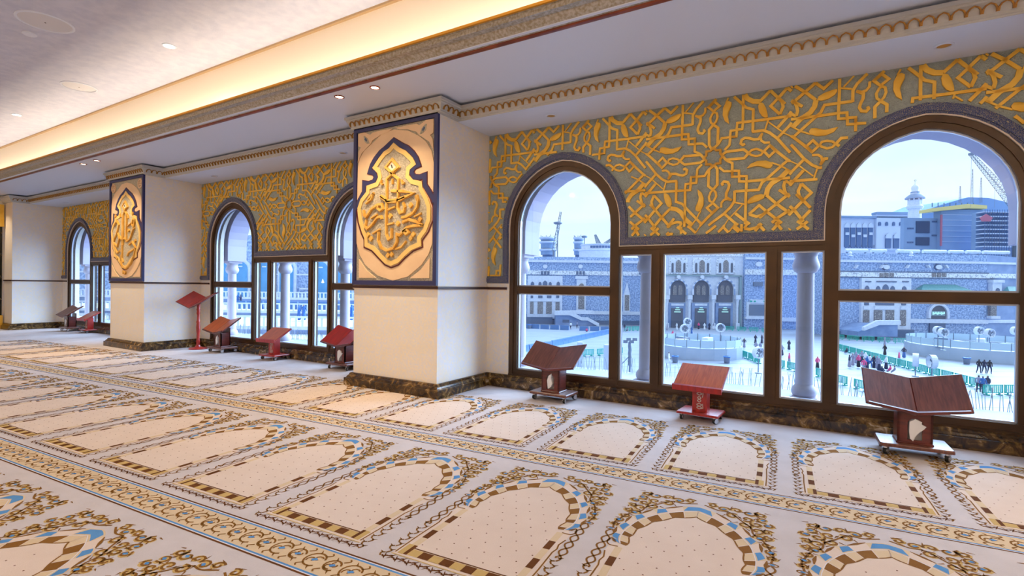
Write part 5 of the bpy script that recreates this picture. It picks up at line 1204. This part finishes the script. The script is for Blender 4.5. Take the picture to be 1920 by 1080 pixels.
grp = [(1607,683,'robe','grey','grey'),(1612,690,'robe','pink','black'),(1618,681,'robe','grey','navy'),(1601,687,'robe','grey','grey'),(1625,684,'robe','white','grey'),(1633,690,'walk','white','blue'),(1641,692,'robe','navy','navy'),(1647,693,'robe','grey','grey'),(1651,697,'robe','grey','navy'),(1672,700,'sit','pink','grey'),(1680,701,'sit','grey','grey'),(1688,684,'robe','pink','grey'),(1595,690,'robe','navy','grey'),(1628,693,'robe','blue','navy'),(1637,684,'sit','blue','grey'),(1656,702,'sit','navy','pink'),(1664,694,'robe','white','navy'),(1622,699,'walk','pink','grey'),(1590,664,'sit','navy','grey'),(1697,672,'robe','navy','blue')]
OR2 = ['leftmost', 'second', 'third', 'fourth', 'fifth', 'sixth', 'seventh', 'eighth', 'ninth', 'tenth', 'eleventh', 'twelfth', 'thirteenth', 'fourteenth', 'fifteenth', 'sixteenth', 'seventeenth', 'eighteenth', 'nineteenth', 'twentieth', 'rightmost']
for i, (px_, py_, po, a, b) in enumerate(sorted(grp)):
    person(px_, py_, po, a, b, 'person %s in %s and %s, %s%s in the barrier crowd' % ({'robe': 'standing', 'walk': 'walking', 'sit': 'seated'}[po], a, b, OR2[i], ' from the left' if 0 < i < 20 else ''), group='crowd by the green barriers')
for (px_, py_, po, a, b, lb) in ((1535,694,'robe','pink','black','person in a pink top and black skirt right of the right-hand arcade column'), (1482,686,'robe','pink','grey','person in a pink top half hidden by the arcade column'), (1468,668,'robe','grey','navy','person in a grey robe left of the arcade column'), (1481,657,'robe','navy','navy','person in a navy robe high up beside the arcade column'),
                                (1855,737,'walk','navy','grey','person in navy stepping out past the right end of the green barrier'), (1846,738,'walk','blue','navy','person in blue walking right behind the foreground bookstand'), (1838,736,'walk','grey','navy','person in grey walking next to the one in blue'),
                                (1390,651,'robe','grey','grey','person in a grey robe outside the round enclosure'), (1397,653,'robe','navy','grey','person in a navy top outside the round enclosure'), (1418,645,'robe','navy','navy','left person of a navy-robed pair by the far green barrier'), (1430,645,'robe','navy','navy','right person of a navy-robed pair by the far green barrier'),
                                (1419,661,'robe','grey','black','left of two people in grey coats near the white fan'), (1427,662,'robe','grey','navy','right of two people in grey coats near the white fan'), (1256,685,'walk','white','white','person in white walking left of the sloping red lectern'), (1298,627,'robe','blue','blue','person in a blue robe standing inside the round enclosure'),
                                (1252,620,'robe','grey','grey','person in grey by the left gate doorway'), (1263,628,'sit','pink','grey','person in pink seated before the gate'), (1270,619,'robe','white','white','person in white at the left doorway'), (1283,620,'robe','white','grey','person in white over grey at the left doorway'), (1311,618,'robe','pink','navy','person in pink at the middle doorway'), (1322,619,'robe','white','white','person in white at the middle doorway'), (1331,619,'robe','navy','navy','person in navy beside the middle doorway'), (1339,618,'robe','grey','white','person in grey between the middle and right doorways'),
                                (1071,618,'walk','white','navy','person in white at the gap in the blue barriers'), (1083,616,'walk','grey','navy','person in grey at the gap in the blue barriers'), (1101,623,'sit','pink','navy','person in pink seated by the blue barrier corner'), (1172,622,'walk','navy','grey','person in navy left of the left arcade column'), (1178,622,'sit','grey','navy','person in grey seated left of the left arcade column')):
    person(px_, py_, po, a, b, lb)
for i, (px_, dd, zz, a) in enumerate(((446, 72, zA, 'blue'), (452, 72, zA, 'navy'), (486, 70, zA, 'navy'), (561, 52, zB, 'blue'), (570, 52, zB, 'blue'), (652, 52, zB, 'blue'), (660, 53, zB, 'blue'))):
    person(px_, 0, 'robe', a, a, 'person in %s on the terraces, %s' % (a, ('at the left edge of the second bay', 'just right of the leftmost one', 'behind the narrow left pane', 'behind the middle column', 'right of the middle column', 'behind the right arched pane', 'nearest the pillar in the right arched pane')[i]), z=zz, d=dd, group='people on the terraces')
# barriers
bm_ = MB(); bm_.box(-1.0, 1.0, -.04, .04, .92, 1.0).box(-1.0, 1.0, -.04, .04, .20, .28).box(-1.0, -.93, -.04, .04, .2, 1.0).box(.93, 1.0, -.04, .04, .2, 1.0)
for i in range(9): bm_.box(-.86+i*.2, -.76+i*.2, -.02, .02, .28, .92)
for s in (-.65, .65): bm_.box(s-.08, s+.08, -.28, .28, 0, .10).box(s-.06, s+.06, -.05, .05, .1, .2)
BARM = bm_.mesh('plastic_barrier', [M_GREEN])
jm = MB().add([(-1,-.25,0),(1,-.25,0),(1,.25,0),(-1,.25,0),(-1,-.2,.35),(1,-.2,.35),(1,.2,.35),(-1,.2,.35),(-1,-.09,1.0),(1,-.09,1.0),(1,.09,1.0),(-1,.09,1.0)], [(0,1,5,4),(4,5,9,8),(2,3,7,6),(6,7,11,10),(8,9,10,11),(0,4,7,3),(4,8,11,7),(1,2,6,5),(5,6,10,9)])
for i in range(7): jm.add([(-.85+i*.25,-.24,.1),(-.75+i*.25,-.24,.1),(-.60+i*.25,-.14,.9),(-.70+i*.25,-.14,.9)], [(0,1,2,3)], 0)
JERM = jm.mesh('jersey_barrier', [M_JERS])
def barrier_line(a, b, me, label, group, step=2.08, name='plastic_barrier', zz=None):
    pa, pb = Vector(a), Vector(b); n = max(1, int((pb-pa).length/step)); ang = atan2(pb.y-pa.y, pb.x-pa.x)
    for i in range(n):
        o = link(name, me, None, pa+(pb-pa)*((i+.5)/n), ang); tag(o, label if n == 1 else '%s unit in the %s' % (ORD[i], label), 'barrier', group)
ORD = ['first', 'second', 'third', 'fourth', 'fifth', 'sixth', 'seventh', 'eighth', 'ninth', 'tenth', 'eleventh', 'twelfth', 'thirteenth', 'fourteenth', 'fifteenth', 'sixteenth']
g0 = lambda x, y: G(x, y)[0]
barrier_line(g0(1560, 652), g0(1702, 691), BARM, 'green plastic barrier line slanting behind the crowd', 'slanting green barrier line')
barrier_line(g0(1702, 691), g0(1848, 731), BARM, 'green plastic barrier line slanting behind the foreground bookstand', 'green barrier line behind the bookstand')
barrier_line(g0(1560, 636), g0(1704, 645), BARM, 'far level green plastic barrier line before the right mosque wing', 'far green barrier line')
barrier_line(g0(1560, 716), g0(1640, 738), BARM, 'green plastic barrier line near and left of the foreground bookstand', 'near green barrier line')
barrier_line(g0(1452, 686), g0(1560, 713), BARM, 'green plastic barrier line passing behind the right arcade column', 'green barriers behind the column')
barrier_line(g0(1393, 669), g0(1428, 683), BARM, 'green plastic barrier line beside the round enclosure', 'green barriers by the enclosure')
barrier_line(g0(1358, 619), g0(1450, 624), BARM, 'green plastic barrier line before the framed panel', 'green barriers before the panel')
barrier_line(g0(1090, 669), g0(1172, 664), BARM, 'green plastic barrier line in the left plaza', 'green barriers in the left plaza')
barrier_line(g0(1170, 621), g0(1200, 620), BARM, 'green plastic barrier line left of the left arcade column', 'green barriers by the left column')
barrier_line(g0(1845, 741), g0(1925, 741), BARM, 'green plastic barrier line at the right edge of the window', 'green barriers at the right edge')
barrier_line(g0(960, 664), g0(1036, 651), JERM, 'near run of blue plastic barriers behind the dark open-book lectern', 'near blue barrier run', 2.02, 'jersey_barrier')
barrier_line(g0(1036, 650), g0(1146, 625), JERM, 'slanting run of blue plastic barriers across the left plaza', 'slanting blue barrier run', 2.02, 'jersey_barrier')
barrier_line(g0(960, 614), g0(1069, 619), JERM, 'far run of blue plastic barriers below the lattice windows', 'far blue barrier run', 2.02, 'jersey_barrier')
barrier_line(g0(1086, 620), g0(1146, 621), JERM, 'far run of blue plastic barriers beside the white stair', 'blue barriers by the stair', 2.02, 'jersey_barrier')
barrier_line(E(430, 66, zA), E(690, 66, zA), JERM, 'row of blue plastic barriers on the second terrace', 'blue barriers on the terrace', 2.02, 'jersey_barrier')
# round enclosures with glass rails
M_RAILG = mat('pale_glass_rail', (186, 206, 220), .2); M_ENC = mat('grey_marble_drum', (176, 188, 206), .5, var=(164, 178, 198), vscale=.5)
def enclosure(label, px, d, rad, h, nseg, a0=0):
    t = thing('round_enclosure', label, 'enclosure', E(px, d), RZ)
    MB().lathe([(rad, 0), (rad, h), (rad-.4, h), (rad-.4, h-.1), (.1, h-.1)], n=nseg).build('drum_wall', M_ENC, t)
    for i in range(nseg):
        a = 2*pi*(i+.5)/nseg+a0; w_ = 2*rad*sin(pi/nseg)*.92
        o = MB().box(-w_/2, w_/2, -.03, .03, .1, 1.05).build('glass_rail', M_RAILG, t, loc=((rad-.3)*cos(a), (rad-.3)*sin(a), h)); o.rotation_euler = (0, 0, a+pi/2)
        MB().cyl((0,0,0), (0,0,1.15), .05, 6).build('rail_post', M_STEEL, t, loc=((rad-.3)*cos(a+pi/nseg), (rad-.3)*sin(a+pi/nseg), h))
    return t
e1 = enclosure('round grey drum enclosure with glass rails below the white gate', 1312, 76, 5.9, 1.6, 20)
e2 = enclosure('large round grey drum enclosure with glass rails right of the crowd', 1838, 79, 9.2, 1.7, 26)
for tt, rad in ((e1, 5.9), (e2, 9.2)):
    for k in range(4):
        a = .8+k*1.3; MB().box(-.9, .9, -.5, .5, 1.5, 2.4).build('service_box', M_STEEL if k % 2 else M_STONE, tt, loc=(rad*.5*cos(a), rad*.5*sin(a), 0)).rotation_euler = (0, 0, a)
def fan(px, py, label, d=None, z=None, hgt=2.4, r=.75, yaw=0.0):
    p = G(px, py)[0] if d is None else E(px, d, z)
    t = thing('drum_fan', label, 'fan', p, RZ+yaw, 'white drum fans')
    MB().lathe([(.35,0),(.35,.08),(.06,.14),(.055,hgt-r)], n=10).build('post', M_STEEL, t, True)
    ring = [(r*cos(a), hgt+r*sin(a)) for a in [2*pi*i/18 for i in range(18)]]
    MB().strip(ring, .12, -.28, .28, wf, closed=True).build('drum', M_STONE, t)
    gr = MB()
    for k in range(6): gr.strip([(0, hgt), (r*cos(k*pi/3), hgt+r*sin(k*pi/3))], .03, -.30, -.28, wf)
    gr.strip([(r*.55*cos(a), hgt+r*.55*sin(a)) for a in [2*pi*i/14 for i in range(14)]], .03, -.30, -.28, wf, closed=True); gr.build('guard', M_STEEL, t)
    for k in range(4): MB().strip([(.1*cos(k*pi/2), hgt+.1*sin(k*pi/2)), (r*.8*cos(k*pi/2+.3), hgt+r*.8*sin(k*pi/2+.3))], .22, -.05, -.02, wf).build('blade', M_STEEL, t)
for px_, dd, lb in ((1760, 76, 'upper left'), (1770, 72, 'lower left'), (1837, 76, 'upper right'), (1857, 72, 'lower right'), (1905, 77, 'rightmost')):
    fan(px_, 0, 'white drum fan on the large right enclosure, %s' % lb, dd, ZG+1.6, 2.5, .55)
fan(1285, 0, 'white drum fan standing left on the round enclosure', 73, ZG+1.5, 2.6, .55); fan(1290, 0, 'second white drum fan behind the left one on the round enclosure', 79, ZG+1.5, 3.2, .5); fan(1352, 0, 'white drum fan at the right end of the round enclosure', 78, ZG+1.5, 2.4, .6)
fan(1719, 706, 'big white drum fan left of the foreground bookstand top', None, None, 1.9, .7, .9); fan(1750, 712, 'big white drum fan seen side-on behind the foreground bookstand', None, None, 2.0, .7, 1.3)
fan(1424, 700, 'large drum fan on a grey stand at the right end of the middle pane', None, None, 2.4, .62, .3)
def bin_(px, py, label):
    t = thing('litter_bin', label, 'bin', G(px, py)[0], 0, 'blue-lined litter bins')
    MB().lathe([(.30,0),(.34,.05),(.42,.85),(.38,.85)], n=14).build('body', M_STEEL, t, True); MB().lathe([(.44,.78),(.46,.9),(.30,.93),(.28,.7)], n=14).build('liner', M_BIN, t, True)
bin_(1268, 680, 'left litter bin with a blue liner against the round enclosure'); bin_(1365, 681, 'right litter bin with a blue liner against the round enclosure'); bin_(1815, 683, 'litter bin with a blue liner beside the large enclosure'); bin_(994, 616, 'litter bin with a blue liner by the far blue barriers')
def grey_pillar(px, py, top, w_, label):
    p, d = G(px, py); t = thing('plaza_pylon', label, 'pylon', p, RZ, 'grey plaza pylons'); hh = (py-top)/FPX*d; ww = w_/FPX*d/2
    MB().bbox(-ww, ww, -ww, ww, 0, hh, .04).build('shaft', M_HAZE2, t); MB().box(-ww*1.15, ww*1.15, -ww*1.15, ww*1.15, 0, .3).build('foot', M_STEEL, t)
grey_pillar(1089, 703, 641, 10, 'pale pylon behind the right page of the dark open-book lectern'); grey_pillar(1139, 704, 646, 10, 'pale pylon at the right edge of the left lower pane')
lp = Far('floodlight_pole', 'slim floodlight pole with a lamp cluster left of the left arcade column', 'light pole', 1183, 55)
MB().lathe([(.12,0),(.09,4.0)], n=8).build('pole', M_STEEL, lp.t, True)
for k in range(4): MB().box(-.22, .22, -.1, .1, 0, .3).build('lamp_head', M_STEEL, lp.t, loc=(-.5+k*.33, 0, 3.9+(k % 2)*.25))
for k in range(6): MB().lathe([(.1,-.5),(.16,0),(.1,.45)], n=6).build('cable_bundle', M_STEEL, lp.t, loc=(0.05*(-1)**k, .1, 1.6+k*.4))
MB().cyl((-2.4,0,0), (0,0,2.6), .05, 5).build('stay', M_STEEL, lp.t)
